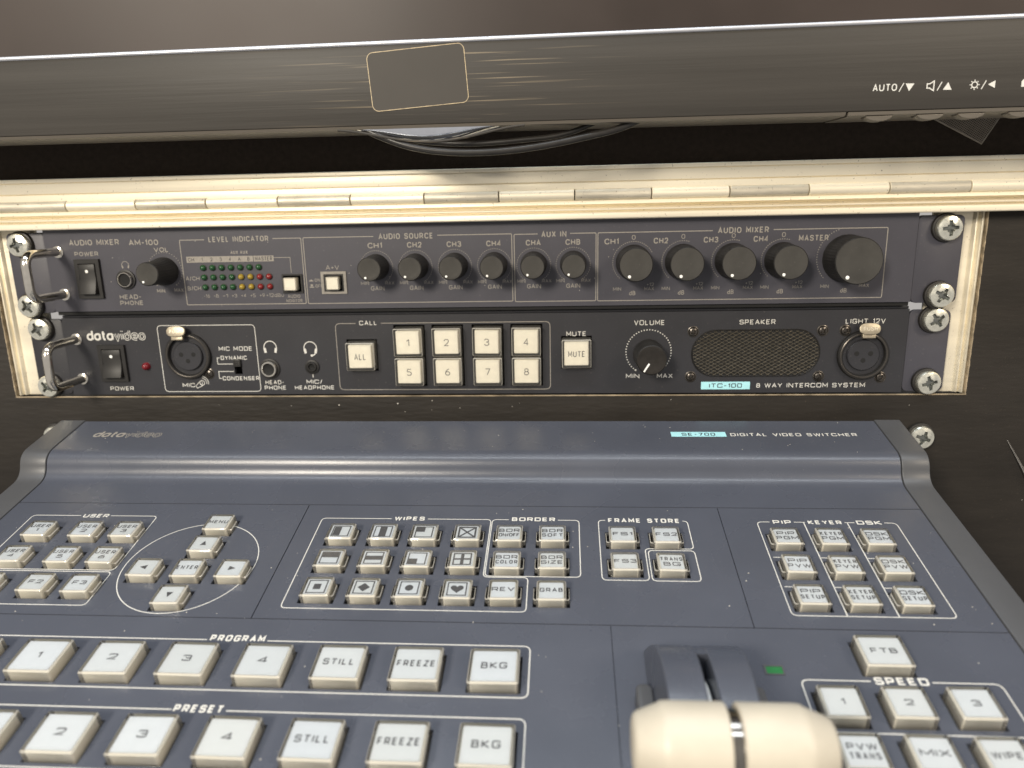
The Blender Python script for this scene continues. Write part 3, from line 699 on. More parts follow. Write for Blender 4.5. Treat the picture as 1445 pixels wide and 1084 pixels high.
# intercom ----------------------------------------------------
bx = [-30.8,-10.6,10.4,30.6]
ITH = [(-64.6,-48.2,-75.6,-58.4)]+[(x-8.3,x+8.3,-84.0,-51.0) for x in bx]+[(48.5,64.3,-75.0,-57.6)]+[(-127.0,-122.8,-77.0,-68.6)]
it = rack_unit('intercom_unit', 1.5, -45.6, -88.2, 'charcoal rack intercom with white call buttons and speaker grille, below the mixer', 'intercom', 'charcoal', -220.0, 221.0, 0, ITH, 0)
for s, (a, b) in ((-1,(-239.6,-220.5)),(1,(221.5,241.4))):
    g = G(); g.prism(rrect(a, b, -88.0, -46.2, 3.0), -3.2, -.8); obj('mounting_ear', g.mesh('mounting_ear','charcoal' if s < 0 else 'plum',bevel=.3), it)
g = G(); g.box(-219.8,220.8,-45.5,-44.2,-14,-.7); obj('upper_flange', g.mesh('upper_flange','charcoal',bevel=.25), it)
for (x,y,rt,mk_) in ((-231.8,-51.0,25,False),(-231.9,-82.6,50,False),(232.9,-50.8,35,True),(232.8,-82.7,15,False)):
    rack_screw(it, x, y, -.8, rt, mk_)
handle(it, -213.2, -79.0, -57.0, 25)
rocker(it, -201.6, -186.6, -80.4, -60.3, 0)
logo(it, -207.3, -174.3, -57.4, 5.3, 'inkwhite', 'charcoal')
I = dict(m='inkwhite', style='SQ', stroke=.36)
text(it,'POWER',-198.4,-185.0,-84.6,2.2,**I)
o = obj('indicator_led', G().lathe([(2.1,0),(2.0,1.2),(1.6,2.2),(.9,2.9),(.02,3.1)], 24, cap0=False).mesh('indicator_led','darkred',smooth=True,ang=60), it, (-175.9,-72.2,0))
box_line(it,-167.2,-113.6,-86.5,-50.1,wd=.36,r=2.2,m='inkwhite')
frame_line(it,[(-44.0,-50.1),(-42.0,-50.1)],.1,'inkwhite',False) if False else None
box_line(it,-69.9,42.8,-85.8,-50.0,gaps=[(-58.6,-45.8)],wd=.36,r=2.4,m='inkcream')
text(it,'CALL',-57.0,-47.5,-49.8,2.3,**I); text(it,'MUTE',51.2,61.4,-56.5,2.4,**I)
def xlr(parent, x, y, tabx, female=True):
    g = G().lathe([(12.6,0),(12.5,1.5),(12.0,2.1),(10.7,2.1),(10.3,1.5),(10.3,-4.2),(.02,-4.2)], 56, cap0=False, cap1=True)
    o = obj('xlr_socket', g.mesh('xlr_socket','black' ,smooth=True), parent, (x,y,0))
    g = G().lathe([(7.9,-4.2),(7.9,1.0),(7.5,1.5),(.02,1.5)], 44, cap0=False)
    obj('socket_insert', g.mesh('socket_insert','charcoal',smooth=True), o)
    for (a, b) in ((-3.4,.9),(3.4,.9),(0,-2.6)):
        g = G().lathe([(1.25,1.52),(1.0,1.56),(.02,1.57)], 18, cap0=False)
        obj('contact_hole', g.mesh('contact_hole','void'), o, (a,b,0))
    g = G().lathe([(11.6,2.1),(11.3,2.25),(10.9,2.15)], 56, cap0=False, cap1=False); obj('rim', g.mesh('rim','blackscrew',smooth=True), o)
    g = G(); n = 28
    P = [(5.1*math.copysign(abs(math.cos(2*math.pi*k/n))**.75, math.cos(2*math.pi*k/n)), 2.9*math.copysign(abs(math.sin(2*math.pi*k/n))**.8, math.sin(2*math.pi*k/n))) for k in range(n)]
    g.prism(P, 3.4, 4.9); g.box(-3.2,3.2,-4.6,-1.6,1.4,3.6)
    t = obj('push_tab', g.mesh('push_tab','nickel',bevel=.4), o, (tabx, 12.9, 0), (R(-14),0,0))
    g = G(); text_g(g,'PUSH',-3.3,3.3,0,2.0,.32,5.0,'FU'); l_ = obj('lettering', g.mesh('lettering','alu_dirty'), o, (tabx, 12.9, 0), (R(-14),0,0))
    return o
ms = xlr(it,-151.6,-66.6,-3.2); xlr(it,200.2,-68.6,.9)
obj('small_screw', SMALLSCREW, it, (-141.3,-76.6,0), (0,0,.5))
text(it,'MIC MODE',-134.5,-116.1,-62.9,2.3,**I); text(it,'DYNAMIC',-134.0,-119.6,-67.9,2.2,**I); text(it,'CONDENSER',-134.2,-113.9,-79.2,2.2,**I)
text(it,'MIC',-157.1,-150.2,-82.9,2.2,**I)
frame_line(it,[(-134.6,-67.9),(-136.0,-67.9),(-136.0,-71.3),(-127.6,-71.3)],.35,'inkwhite',False)
frame_line(it,[(-134.6,-79.2),(-136.0,-79.2),(-136.0,-75.4),(-127.6,-75.4)],.35,'inkwhite',False)
g = G(); g.box(-126.8,-123.0,-72.6,-68.9,-5,1.2)
for k in range(4): g.box(-126.9,-122.9,-72.4+k*.95,-72.0+k*.95,-1,1.5)
obj('slide_switch', g.mesh('slide_switch','black',bevel=.12), it)
g = G(); ca, sa = math.cos(R(35)), math.sin(R(35)); tr = lambda p: (-146.9+p[0]*ca-p[1]*sa, -82.3+p[0]*sa+p[1]*ca)
g.ribbon([tr(p) for p in ((-3,-.7),(0,-1.3),(0,1.3),(-3,.7))], .32, .05, True)
g.ribbon([tr((1.1+1.35*math.cos(R(a)), 1.35*math.sin(R(a)))) for a in range(0,360,24)], .32, .055, True)
g.ribbon([tr(p) for p in ((.4,-1.2),(1.8,1.2))], .25, .06)
for rr in (2.7,3.7): g.ribbon([tr((1.0+rr*math.cos(R(a)), rr*math.sin(R(a)))) for a in range(-48,49,16)], .3, .05)
obj('microphone_symbol', g.mesh('microphone_symbol','inkwhite'), it)
jack(it,-107.4,-73.9,4.4,3.1,h=2.6); headset_icon(it,-106.2,-62.4,3.4,'inkwhite')
text(it,'HEAD-',-110.7,-100.5,-81.5,2.2,**I); text(it,'PHONE',-111.4,-99.5,-84.5,2.2,**I)
jack(it,-84.1,-73.0,2.7,1.7,m='black',h=1.6); headset_icon(it,-84.4,-62.9,3.4,'inkwhite',True)
frame_line(it,[(-84.2,-77.2),(-84.2,-79.0)],.45,'inkwhite',False); text(it,'MIC/',-88.0,-79.4,-81.3,2.2,**I); text(it,'HEADPHONE',-94.7,-73.0,-84.5,2.2,**I)
CB = button_set(12.6,12.4,5.6,1.35,1.35,'capwarm','paperwarm')
place_button(it,-56.4,-66.9,CB,'ALL',lh=3.2,lw=6.2,style='FU',m='inkdark',lstroke=.36)
for k in range(4):
    place_button(it,bx[k],-59.6,CB,str(k+1),lh=3.6,lw=2.5,style='FU',m='inkdark',lstroke=.36)
    place_button(it,bx[k],-75.3,CB,str(k+5),lh=3.6,lw=2.5,style='FU',m='inkdark',lstroke=.36)
place_button(it,56.4,-66.2,CB,'MUTE',lh=3.0,lw=8.6,style='FU',m='inkdark',lstroke=.36)
text(it,'VOLUME',85.7,101.2,-51.1,2.5,**I)
KI = knob_mesh('volume_knob', 7.9, 7.55, 15.0, 90); KIF = knob_face('knob_face', 7.55, 15.0, mat('spun_black_metal',(.05,.045,.04),.32,.7,noise=.15,nscale=300), .5)
add_knob(it,93.3,-67.6,0,KI,KIF,7.55,15.0,238,line=True,name='volume_knob')
dot_ring(it,93.3,-66.3,11.5,236,236-282,41,.33,'inkwhite')
text(it,'MIN',82.0,88.9,-79.0,2.3,**I); text(it,'MAX',97.9,105.9,-79.0,2.3,**I)
text(it,'SPEAKER',138.5,156.3,-51.3,2.4,**I); text(it,'LIGHT 12V',190.6,209.9,-51.4,2.4,**I); text(it,'8 WAY INTERCOM SYSTEM',148.6,202.9,-84.3,2.3,**I)
# speaker: recess + expanded metal grille
sx0, sx1, sy0, sy1 = 114.9, 179.4, -79.6, -55.0
g = G(); P = rrect(sx0,sx1,sy0,sy1,12.2,12); Q = rrect(sx0+.9,sx1-.9,sy0+.9,sy1-.9,11.3,12); n = len(P)
g.add([(x,y,.08) for x,y in P]+[(x,y,.5) for x,y in rrect(sx0+.4,sx1-.4,sy0+.4,sy1-.4,11.8,12)]+[(x,y,-.1) for x,y in Q], [(i,(i+1)%n,(i+1)%n+n,i+n) for i in range(n)]+[(i+n,(i+1)%n+n,(i+1)%n+2*n,i+2*n) for i in range(n)])
spk = obj('speaker_grille', g.mesh('speaker_grille','black',smooth=True,ang=60), it)
g = G(); g.flat(Q, .03); obj('speaker_cloth', g.mesh('speaker_cloth','void'), spk)
g = G(); cx, cy, hx, hy = (sx0+sx1)/2, (sy0+sy1)/2, (sx1-sx0)/2-.8, (sy1-sy0)/2-.8
def ins(x, y):
    dx = max(0, abs(x-cx)-(hx-hy)); return dx*dx+(y-cy)**2 < hy*hy
for fam, (dx, dy) in enumerate(((3.2,1.75),(3.2,-1.75))):
    d = Vector((dx,dy)).normalized(); nrm = Vector((-d.y,d.x)); step = 1.62
    for k in range(-30, 31):
        o_ = Vector((cx,cy))+nrm*(k*step); ts = [t*.25 for t in range(-170,171) if ins(*(o_+d*(t*.25)))]
        if len(ts) < 3: continue
        a = o_+d*ts[0]; b = o_+d*ts[-1]; z = .55+.12*fam
        g.add([(a.x-nrm.x*.13,a.y-nrm.y*.13,z-.22),(b.x-nrm.x*.13,b.y-nrm.y*.13,z-.22),(b.x,b.y,z+.12),(a.x,a.y,z+.12),(b.x+nrm.x*.13,b.y+nrm.y*.13,z-.22),(a.x+nrm.x*.13,a.y+nrm.y*.13,z-.22)], [(0,1,2,3),(3,2,4,5)])
obj('wire_mesh', g.mesh('wire_mesh', mat('grille_wire',(.50,.45,.36),.32,.8,noise=.3,nscale=700)), spk)
for (x,y) in ((115.6,-56.0),(179.8,-56.0),(115.1,-79.5),(179.4,-79.6),(190.8,-56.1),(210.0,-80.2)):
    obj('small_screw', SMALLSCREW, it, (x,y,0), (0,0,random.uniform(0,1.5)))
g = G(); g.flat([(120.6,-86.3),(145.4,-86.3),(145.4,-82.3),(120.6,-82.3)],.045); obj('badge', g.mesh('badge','badge'), it)
text(it,'ITC-100',124.7,141.4,-84.3,2.3,m='inkdark',style='SQ',z=.08)

# ------------------------------------------------------------------ VIDEO SWITCHER
AL = R(12.8)
sw = root('video_switcher', (0,-56.4,-117.6), (AL,0,0), 'slate blue video switcher console with rows of white buttons and a cream fader grip', 'video switcher')
# local frame: x right, y up the slope (away), z out of the panel.  v (distance down the slope) = -y
sm_x = [-138.2,-156.2,-177.3]
rows = [38.3,55.1,71.9]
bh = 3.9
small = []   # (u, v, legend, icon)
for r_, names in zip(rows, ((('USER','3'),('USER','2'),('USER','1')),(('USER','6'),('USER','5'),('USER','4')),(('F3',),('F2',),('F1',)))):
    for x, nm in zip(sm_x, names): small.append((x, r_, nm, None))
def tri(a):
    def f(g, z):
        g.flat([(1.7*math.cos(R(a+d)), 1.7*math.sin(R(a+d))) for d in (0,130,230)], z)
    return f
small += [(-99.2,32.8,('MENU',),None),(-99.3,47.4,None,tri(90)),(-117.2,62.3,None,tri(180)),(-99.3,62.3,('ENTER',),None),(-81.3,62.3,None,tri(0)),(-99.4,77.3,None,tri(270))]
def outline(g, z): g.ribbon([(-3.5,-3.3),(3.5,-3.3),(3.5,3.3),(-3.5,3.3)], .5, z, True)
def sq(a,b,c,d): return lambda g, z: (outline(g,z), g.flat([(a*1.2,c*1.2),(b*1.2,c*1.2),(b*1.2,d*1.2),(a*1.2,d*1.2)], z+.01))
def ic_x(g, z):
    g.ribbon([(-3.4,-3.2),(3.4,-3.2),(3.4,3.2),(-3.4,3.2)], .75, z, True); g.ribbon([(-3.2,-3.0),(3.2,3.0)], .75, z+.006); g.ribbon([(-3.2,3.0),(3.2,-3.0)], .75, z+.012)
def ic_plus(g, z):
    g.ribbon([(-3.4,-3.2),(3.4,-3.2),(3.4,3.2),(-3.4,3.2)], .6, z, True); g.ribbon([(0,-3.2),(0,3.2)], 1.3, z+.006); g.ribbon([(-3.4,0),(3.4,0)], .9, z+.012)
def ic_diamond(g, z): outline(g,z); g.flat([(-2.4,0),(0,-2.3),(2.4,0),(0,2.3)], z+.01)
def ic_disc(g, z): outline(g,z); g.flat([(1.6*math.cos(R(a)),1.6*math.sin(R(a))) for a in range(0,360,20)], z+.01)
def ic_heart(g, z):
    outline(g,z); P = []
    for k in range(32):
        t = 2*math.pi*k/32; P.append((16*math.sin(t)**3*.155, (13*math.cos(t)-5*math.cos(2*t)-2*math.cos(3*t)-math.cos(4*t))*.145+.1))
    # fan, as a heart is not convex
    k0 = len(g.v); g.v.append((0,-.2,z+.01)); g.v += [(x,y,z+.01) for x,y in P]; g.f += [(k0,k0+1+i,k0+1+(i+1)%32) for i in range(32)]
wx = [-43.7,-25.8,-8.4,9.7]
icons = [[sq(-2.6,-.1,-2.4,2.4), sq(-1.25,1.25,-2.9,2.9), sq(-2.7,.2,.1,2.6), ic_x],[sq(-2.7,2.7,.1,2.5), sq(-2.9,2.9,-1.0,1.0), sq(-2.7,.2,-2.6,-.1), ic_plus],[sq(-1.2,1.2,-1.2,1.2), ic_diamond, ic_disc, ic_heart]]
for r_, row in zip(rows, icons):
    for x, ic in zip(wx, row): small.append((x, r_, None, ic))
small += [(27.2,rows[0],('BDR','ON/OFF'),None),(45.0,rows[0],('BDR','SOFT'),None),(27.2,rows[1],('BDR','COLOR'),None),(45.0,rows[1],('BDR','SIZE'),None),(27.1,rows[2],('REV',),None),(45.0,rows[2],('GRAB',),None)]
small += [(73.6,rows[0],('FS1',),None),(91.3,rows[0],('FS2',),None),(73.5,rows[1],('FS3',),None),(91.2,rows[1],('TRANS','BG'),None)]
for x, nm in ((139.1,'PIP'),(156.8,'KEYER'),(174.7,'DSK')):
    for r_, b2 in zip(rows, ('PGM','PVW','SETUP')): small.append((x, r_, (nm,b2), None))
large = []
for x, nm in zip((-156.4,-130.2,-103.9,-77.7,-51.3,-25.2,.9,26.8), (None,'1','2','3','4','STILL','FREEZE','BKG')):
    large.append((x,108.4,nm)); large.append((x,137.8,nm))
mid = [(154.3,98.4,('FTB',)),(134.5,119.0,('1',)),(154.2,118.7,('2',)),(173.9,118.4,('3',)),(134.7,136.0,('PVW','TRANS')),(154.2,136.0,('MIX',)),(173.8,136.0,('WIPE',))]
hs = lambda u, v, a, b: (round(u-a,3), round(u+a,3), round(-v-b,3), round(-v+b,3))
Hs = [hs(u,v,6.9,5.4) for u,v,_a,_b in small]; Hl_ = [hs(u,v,8.9,7.7) for u,v,_a in large]
Hm = [hs(mid[0][0],mid[0][1],8.6,7.3)]+[hs(u,v,7.3,6.6) for u,v,_a in mid[1:]]
def holes_in(H, x0, x1, y0, y1): return [h for h in H if h[0] > x0 and h[1] < x1 and h[2] > y0 and h[3] < y1]
plates = [(-203.0,-65.25,-85.25,-15.4),(-64.85,115.95,-85.25,-15.4),(116.25,201.2,-85.25,-15.4),(-203.0,66.05,-175,-85.65),(66.25,201.2,-175,-85.65)]
for (x0,x1,y0,y1) in plates:
    hh = holes_in(Hs+Hl_+Hm, x0, x1, y0, y1)
    if x0 == 66.25: hh.append((89.9,93.7,-165.0,-104.0))
    g = plate(x0,x1,y0,y1,0,1.6,hh); obj('face_plate', g.mesh('face_plate','slate',bevel=.22,seg=2), sw)
g = G(); g.box(-203,201.2,-176,-14,-9,-4.5); obj('under_tray', g.mesh('under_tray','void'), sw)
# hood profile (y = -v, z = h) with filleted S step
def fillet(P, rad, n=7):
    out = [P[0]]
    for i in range(1, len(P)-1):
        p = Vector(P[i]); a = Vector(P[i-1])-p; b = Vector(P[i+1])-p; r = min(rad[i], a.length*.49, b.length*.49)
        A = p+a.normalized()*r; B = p+b.normalized()*r
        for q in range(n+1): t = q/n; v = A*(1-t)**2+p*2*t*(1-t)+B*t*t; out.append((v.x,v.y))
    out.append(P[-1]); return out
core = [(46.5,4.0),(43.5,10.3),(11.2,10.35),(4.9,.0),(-14.9,.0)]
S1 = fillet([(43.9,-30),(43.9,10.3),(10.0,10.4),(5.2,.0),(-14.9,.0)], [0,1.2,6.0,6.5,0], 10)
top_pts = S1+[(-14.9,-30)]
g = G(); g.extx(top_pts, -203.0, 201.2); obj('rear_hood', g.mesh('rear_hood','slate',smooth=True,ang=30), sw)
cheek = fillet([(44.3,-30),(44.3,10.7),(9.8,10.8),(5.0,.4),(-177,.4),(-177,-30)], [0,1.2,6.0,6.5,1,0], 10)
for x0, x1 in ((-216.8,-203.5),(201.7,213.8)):
    g = G(); g.extx(cheek, x0, x1); obj('side_cheek', g.mesh('side_cheek','cheek',bevel=.45,seg=3,ang=30), sw)
g = G(); g.box(-214,211,-176,43,-80,-30.1); obj('base_tub', g.mesh('base_tub','cheek',bevel=1), sw)
g = G(); g.box(-203.4,201.6,-176,43,-12,-9.5); g.box(-203.45,-203.05,-176,43,-9,-1.1); g.box(201.25,201.65,-176,43,-9,-1.1); obj('seam_filler', g.mesh('seam_filler','void'), sw)
# hood print  (hood surface z = 10.3..10.4)
hz = 10.44
def raise_text(txt, x0, x1, yc, h, m, **k):
    return text(sw, txt, x0, x1, yc, h, m=m, style='SQ', z=hz, **k)
g = G(); g.flat([(101.5,27.7),(127.6,27.7),(127.6,32.2),(101.5,32.2)], hz-.02); obj('badge', g.mesh('badge','badge'), sw)
raise_text('SE-700',106.5,122.5,29.9,2.7,'inkdark'); raise_text('DIGITAL VIDEO SWITCHER',129.6,188.7,29.6,2.8,'inkwhite')
logo(sw,-190.2,-154.4,27.2,5.6,'inkcream','slate',slant=.15,z=hz)
# borders
W = dict(m='inkwhite', wd=.36)
Bx = lambda *a, **k: box_line(sw, *a, **{**W, **k})
U = lambda v: -v
frame_line(sw, [(-189.9,U(24.7)),(-131.6,U(24.7)),(-131.6,U(60.6)),(-189.9,U(60.6))], r=2.0, gaps=[(-167.0,-153.3,-26,-23.5)], **W)
frame_line(sw, [(-189.9,U(61.6)),(-131.9,U(61.6)),(-131.9,U(80.4)),(-189.9,U(80.4))], r=2.0, **W)
g = G(); cx, cy = -101.6, -57.0; g.ribbon([(cx+26.9*math.cos(2*math.pi*k/72), cy+26.9*math.sin(2*math.pi*k/72)) for k in range(72)], .36, .05, True); obj('border_line', g.mesh('border_line','inkwhite'), sw)
frame_line(sw, [(-56.1,U(25.0)),(18.3,U(25.0)),(18.3,U(61.4)),(35.8,U(61.4)),(35.8,U(79.8)),(-56.1,U(79.8))], r=2.0, gaps=[(-25,-9.8,-26,-24)], **W)
frame_line(sw, [(18.9,U(25.0)),(56.1,U(25.0)),(56.1,U(60.8)),(18.9,U(60.8))], r=2.0, gaps=[(26.3,47,-26,-24)], **W)
frame_line(sw, [(64.3,U(24.8)),(101.8,U(24.8)),(101.8,U(43.2)),(82.3,U(43.2)),(82.3,U(62.1)),(64.3,U(62.1))], r=2.0, gaps=[(67.8,99.4,-26,-24)], **W)
frame_line(sw, [(83.4,U(44.3)),(101.8,U(44.3)),(101.8,U(62.2)),(83.4,U(62.2))], r=2.0, **W)
frame_line(sw, [(130.7,U(24.9)),(187.5,U(24.9)),(187.5,U(79.1)),(130.7,U(79.1))], r=2.2, gaps=[(136.4,145.8,-26,-24),(150.9,166.3,-26,-24),(170.7,182.6,-26,-24)], **W)
for x in (149.9,167.7): frame_line(sw, [(x,U(24.9)),(x,U(79.1))], .42, 'inkwhite', False)
for x in (139.1,156.8,174.7):
    for v in (47.6,64.3): frame_line(sw, [(x-7.2,U(v)),(x-1.2,U(v))], .35, 'inkwhite', False)
frame_line(sw, [(-190,U(96.1)),(38.1,U(96.1)),(38.1,U(117.6)),(-190,U(117.6))], r=2.4, gaps=[(-76.8,-55.3,-98,-94)], m='inkwhite', wd=.40)
frame_line(sw, [(-190,U(125.5)),(37.8,U(125.5)),(37.8,U(147.0)),(-190,U(147.0))], r=2.4, gaps=[(-75.6,-58,-128,-123)], m='inkwhite', wd=.40)
frame_line(sw, [(125.6,U(107.6)),(187.4,U(107.6)),(187.4,U(127.0)),(125.6,U(127.0))], r=2.4, gaps=[(147.9,166.2,-110,-105)], m='inkwhite', wd=.40)
for tx, a, b, v, h in (('PROGRAM',-76.0,-56.0,95.2,2.9),('PRESET',-75.0,-58.7,125.0,2.9),('SPEED',148.7,165.4,107.4,3.0),('USER',-166.0,-154.2,24.8,2.6),('WIPES',-24.0,-10.7,24.8,2.7),('BORDER',27.3,46.0,24.6,2.6),('FRAME STORE',68.5,98.7,24.8,2.9),('PIP',137.3,144.9,25.0,2.6),('KEYER',151.7,165.5,24.9,2.6),('DSK',171.5,181.7,24.8,2.6)):
    text(sw, tx, a, b, -v, h, m='inkwhite', style='SQ', stroke=h*.22)
SBt = button_set(9.6,8.9,bh,.85,.85,'cap','paper',skirt=1.1)
LBt = button_set(15.2,13.2,4.4,.9,.85,'cap','paper')
MBt = button_set(11.4,10.6,4.4,.9,.85,'cap','paper')
FBt = button_set(13.9,12.0,4.4,.9,.85,'cap','paper')
for (u,v,lg,ic) in small:
    place_button(sw,u,-v,SBt,lg,ic,lh=2.1,lw=8.6,m='inkdark',jitter=.9,yoff=.2)
for (u,v,lg) in large: place_button(sw,u,-v,LBt,lg,lh=2.6,lstroke=.46,lw=12.8 if lg == 'FREEZE' else (10.8 if lg == 'STILL' else 8.6),m='inkdark',jitter=.8,yoff=.2) if lg else place_button(sw,u,-v,LBt,jitter=.5)
for i,(u,v,lg) in enumerate(mid): place_button(sw,u,-v,FBt if i == 0 else MBt,lg,lh=2.2,lstroke=.40,lw=8.6,m='inkdark',jitter=.8)
# indicator window
g = plate(115.0,121.4,-106.0,-101.9,.25,.25,[(115.7,120.9,-105.5,-102.6)]); o = obj('indicator_window', g.mesh('indicator_window','cheek',bevel=.06), sw)
g = G(); g.box(115.7,120.9,-105.5,-102.6,-.2,.1); obj('lamp_lens', g.mesh('lamp_lens','lit'), o)
# fader
fv0, frad, fdrop = 129.6, 36.0, 15.0
def dome(lo, hi, add=0., n=26):
    P = []
    for k in range(n+1):
        v = lo+(hi-lo)*k/n; z = math.sqrt(max(0, frad*frad-(v-fv0)**2))-fdrop+add; P.append((-v, z))
    return P
for x0, x1 in ((77.0,90.3),(93.5,106.6)):
    g = G(); D = dome(fv0-32.7, fv0+32.7); n = len(D)
    out_left = x0 < 80
    vs = []
    for (y, z) in D:
        t = .10*z
        a = x0+(t if out_left else 0); b = x1-(0 if out_left else t)
        vs += [(a,y,z),(b,y,z),(x1+(0 if out_left else .6),y,-.5),(x0-(.6 if out_left else 0),y,-.5)]
    fs = []
    for k in range(n-1):
        i = 4*k
        for q in range(4): fs.append((i+q, i+(q+1)%4, i+4+(q+1)%4, i+4+q))
    g.add(vs, fs); g.f += [(0,3,2,1), tuple(4*(n-1)+q for q in range(4))]
    me = g.mesh('fader_housing','cheek' if False else 'slate',bevel=.0,smooth=True,ang=25)
    h_ = obj('fader_housing', me, sw); bm_ = h_.modifiers.new('bevel','BEVEL'); bm_.width = 0.8*S; bm_.segments = 3; bm_.limit_method = 'ANGLE'; bm_.angle_limit = R(50)
g = G(); D = dome(fv0-32.7, 114, -.35); g.extx(D+[(-114,-.5),(-97.2,-.5)], 90.25, 93.55); obj('slot_bridge', g.mesh('slot_bridge','slate'), sw)
for x0, x1 in ((71.9,77.2),(106.4,111.4)):
    g = G(); g.prism(rrect(x0,x1,-150,-116,2.2), -.4, 6.5); obj('pivot_cover', g.mesh('pivot_cover','cheek',bevel=1.0,seg=3), sw)
g = G().lathe([(19.0,90.9),(19.4,91.1),(19.4,92.6),(19.0,92.8)], 40, c=(0,-130.0,-5.0), axis='x'); obj('lever_hub', g.mesh('lever_hub','dotwhite',smooth=True,ang=30), sw)
g = G(); g.box(89.9,90.2,-165,-100,-8,19); g.box(93.6,93.9,-165,-100,-8,19) if False else None
g = G().tube([(91.9,-128,6),(92.0,-140,20),(92.0,-152,31)], 1.7, 16); obj('lever_arm', g.mesh('lever_arm','chrome',smooth=True), sw)
GC = (-155.0, 29.0)
gp = [(5.6,0),(6.8,.35),(7.6,1.2),(9.7,6.6),(10.2,7.4),(10.35,9.0),(10.35,22.9),(10.0,23.3)]
for sgn, base in ((1,66.9),(-1,116.4)):
    prof = [(r_, base+sgn*h_) for r_, h_ in gp]
    g = G().lathe(prof, 48, c=(0,GC[0],GC[1]), axis='x'); obj('fader_grip', g.mesh('fader_grip','grip',smooth=True,ang=40), sw)
g = G().lathe([(8.6,90.2),(8.9,90.5),(8.9,93.7),(8.6,94.0)], 48, c=(0,GC[0],GC[1]), axis='x'); obj('grip_collar', g.mesh('grip_collar','collar',smooth=True,ang=30), sw)
# dust on the console
g = G()
for i in range(90):
    x = random.uniform(-200,200); v = random.choice([random.uniform(16,150), random.uniform(16,90)]); q = random.uniform(.10,.26)
    g.lathe([(q,.0),(q*.6,q*.5)], 6, c=(x,-v,.01))
for i in range(26):
    x = random.uniform(-195,195); q = random.uniform(.10,.24); g.lathe([(q,0),(q*.6,q*.5)], 6, c=(x,random.uniform(14,42),10.4))
o = obj('dust_specks', g.mesh('dust_specks','dust'), sw); o['kind'] = 'stuff'
g = G()
for i in range(26):
    x = random.uniform(-215,215); q = random.uniform(.10,.22); g.lathe([(q,0),(q*.6,q*.5)], 6, c=(x,random.uniform(-41,0),.0))
o = obj('dust_specks', g.mesh('dust_specks','dust'), am); o['kind'] = 'stuff'

# ------------------------------------------------------------------ MONITOR
mo = root('monitor', (0,-50,42.6), RX, 'dark brushed monitor with silver trim line, hanging above the hinge', 'monitor')
zt0, zt1 = 31.1, 32.7       # height of the silver trim left / right at x=-200 / +230
g = G(); g.add([(-330,.0,0),(330,.0,0),(330,33.4,0),(-330,30.6,0),(-330,.0,-30),(330,.0,-30),(330,33.4,-30),(-330,30.6,-30)], [(0,1,2,3),(5,4,7,6),(1,0,4,5),(3,2,6,7),(0,3,7,4),(1,5,6,2)])
obj('bezel', g.mesh('bezel','bezel',bevel=.5), mo)
g = G(); g.tube([(-330,30.9,-.1),(330,33.7,-.1)], .92, 12); obj('trim_strip', g.mesh('trim_strip','trim',smooth=True), mo)
g = G(); g.add([(-330,31.2,-1.5),(330,34.0,-1.5),(330,300,-1.5),(-330,300,-1.5)], [(0,1,2,3)]); obj('screen', g.mesh('screen','screen'), mo)
g = G(); g.extx([(-.1,-.2),(-1.3,-.8),(-1.6,-2.2),(-1.3,-28),(-.1,-28)], -330, 164.5); obj('lower_lip', g.mesh('lower_lip','lip',smooth=True), mo)
g = G(); g.extx([(-.2,-.2),(-1.5,-.6),(-1.9,-2.2),(-1.6,-28),(-.2,-28)], 165.4, 330); obj('lower_lip', g.mesh('lower_lip','lip',smooth=True), mo)
for x in (178.0,198.0,214.0,233.5):
    g = G(); n = 16; P = [(x+5.2*math.cos(math.pi+math.pi*k/n), -1.8+2.1*math.sin(math.pi+math.pi*k/n)) for k in range(n+1)]
    g.prism(P, -7, -1.0); obj('menu_button', g.mesh('menu_button','lip',bevel=.3), mo)
# chin bulge under the middle
g = G(); n = 40; vs = []; fs = []
for k in range(n+1):
    t = k/n; x = -43+72*t; d = 5.6*math.sin(math.pi*t)**1.6*(1-.25*(t-.5)); m_ = 8
    for q in range(m_+1):
        a = math.pi*.5*q/m_; vs.append((x, -1.2-d*math.sin(a), -1.0-9*(1-math.cos(a))*.6+ .9*math.sin(a)*d/6))
for k in range(n):
    for q in range(8): i = k*9+q; fs.append((i,i+1,i+10,i+9))
g.add(vs, fs); obj('glossy_chin', g.mesh('glossy_chin','chin',smooth=True,ang=80), mo)
g = G(); g.tube([(-46+80*k/30, -1.4-5.6*math.sin(math.pi*min(1,max(0,(k/30)))) **1.6, -.9) for k in range(31)], .55, 8); obj('chin_edge', g.mesh('chin_edge','bezel',smooth=True), mo)
# label sheet
st = obj('blank_label', G().prism(rrect(-20.3,20.3,-11.4,11.4,2.6), .02, .14).mesh('blank_label','film'), mo, (-10.2,18.4,0), (0,0,R(3.9)))
g = G(); g.ribbon(rrect(-20.4,20.4,-11.5,11.5,2.6), .28, .17, True); obj('label_edge', g.mesh('label_edge','filmedge'), st)
MT = dict(m='inkwhite', style='FU', z=.08)
text(mo,'AUTO',174.0,183.4,8.7,2.7,stroke=.42,**MT)
g = G(); g.ribbon([(184.3,7.0),(185.9,10.2)], .35, .08); g.flat([(186.6,10.0),(190.0,9.9),(188.2,7.1)], .08)
g.ribbon([(195.0,9.6),(196.0,9.6),(197.6,10.6),(197.6,7.0),(196.0,8.0),(195.0,8.0)], .42, .08, True); g.ribbon([(199.0,7.0),(200.6,10.2)], .35, .09); g.flat([(201.2,7.2),(204.6,7.1),(203.0,10.0)], .08)
g.ribbon([(213.2+1.1*math.cos(R(a)), 8.7+1.1*math.sin(R(a))) for a in range(0,360,30)], .4, .08, True)
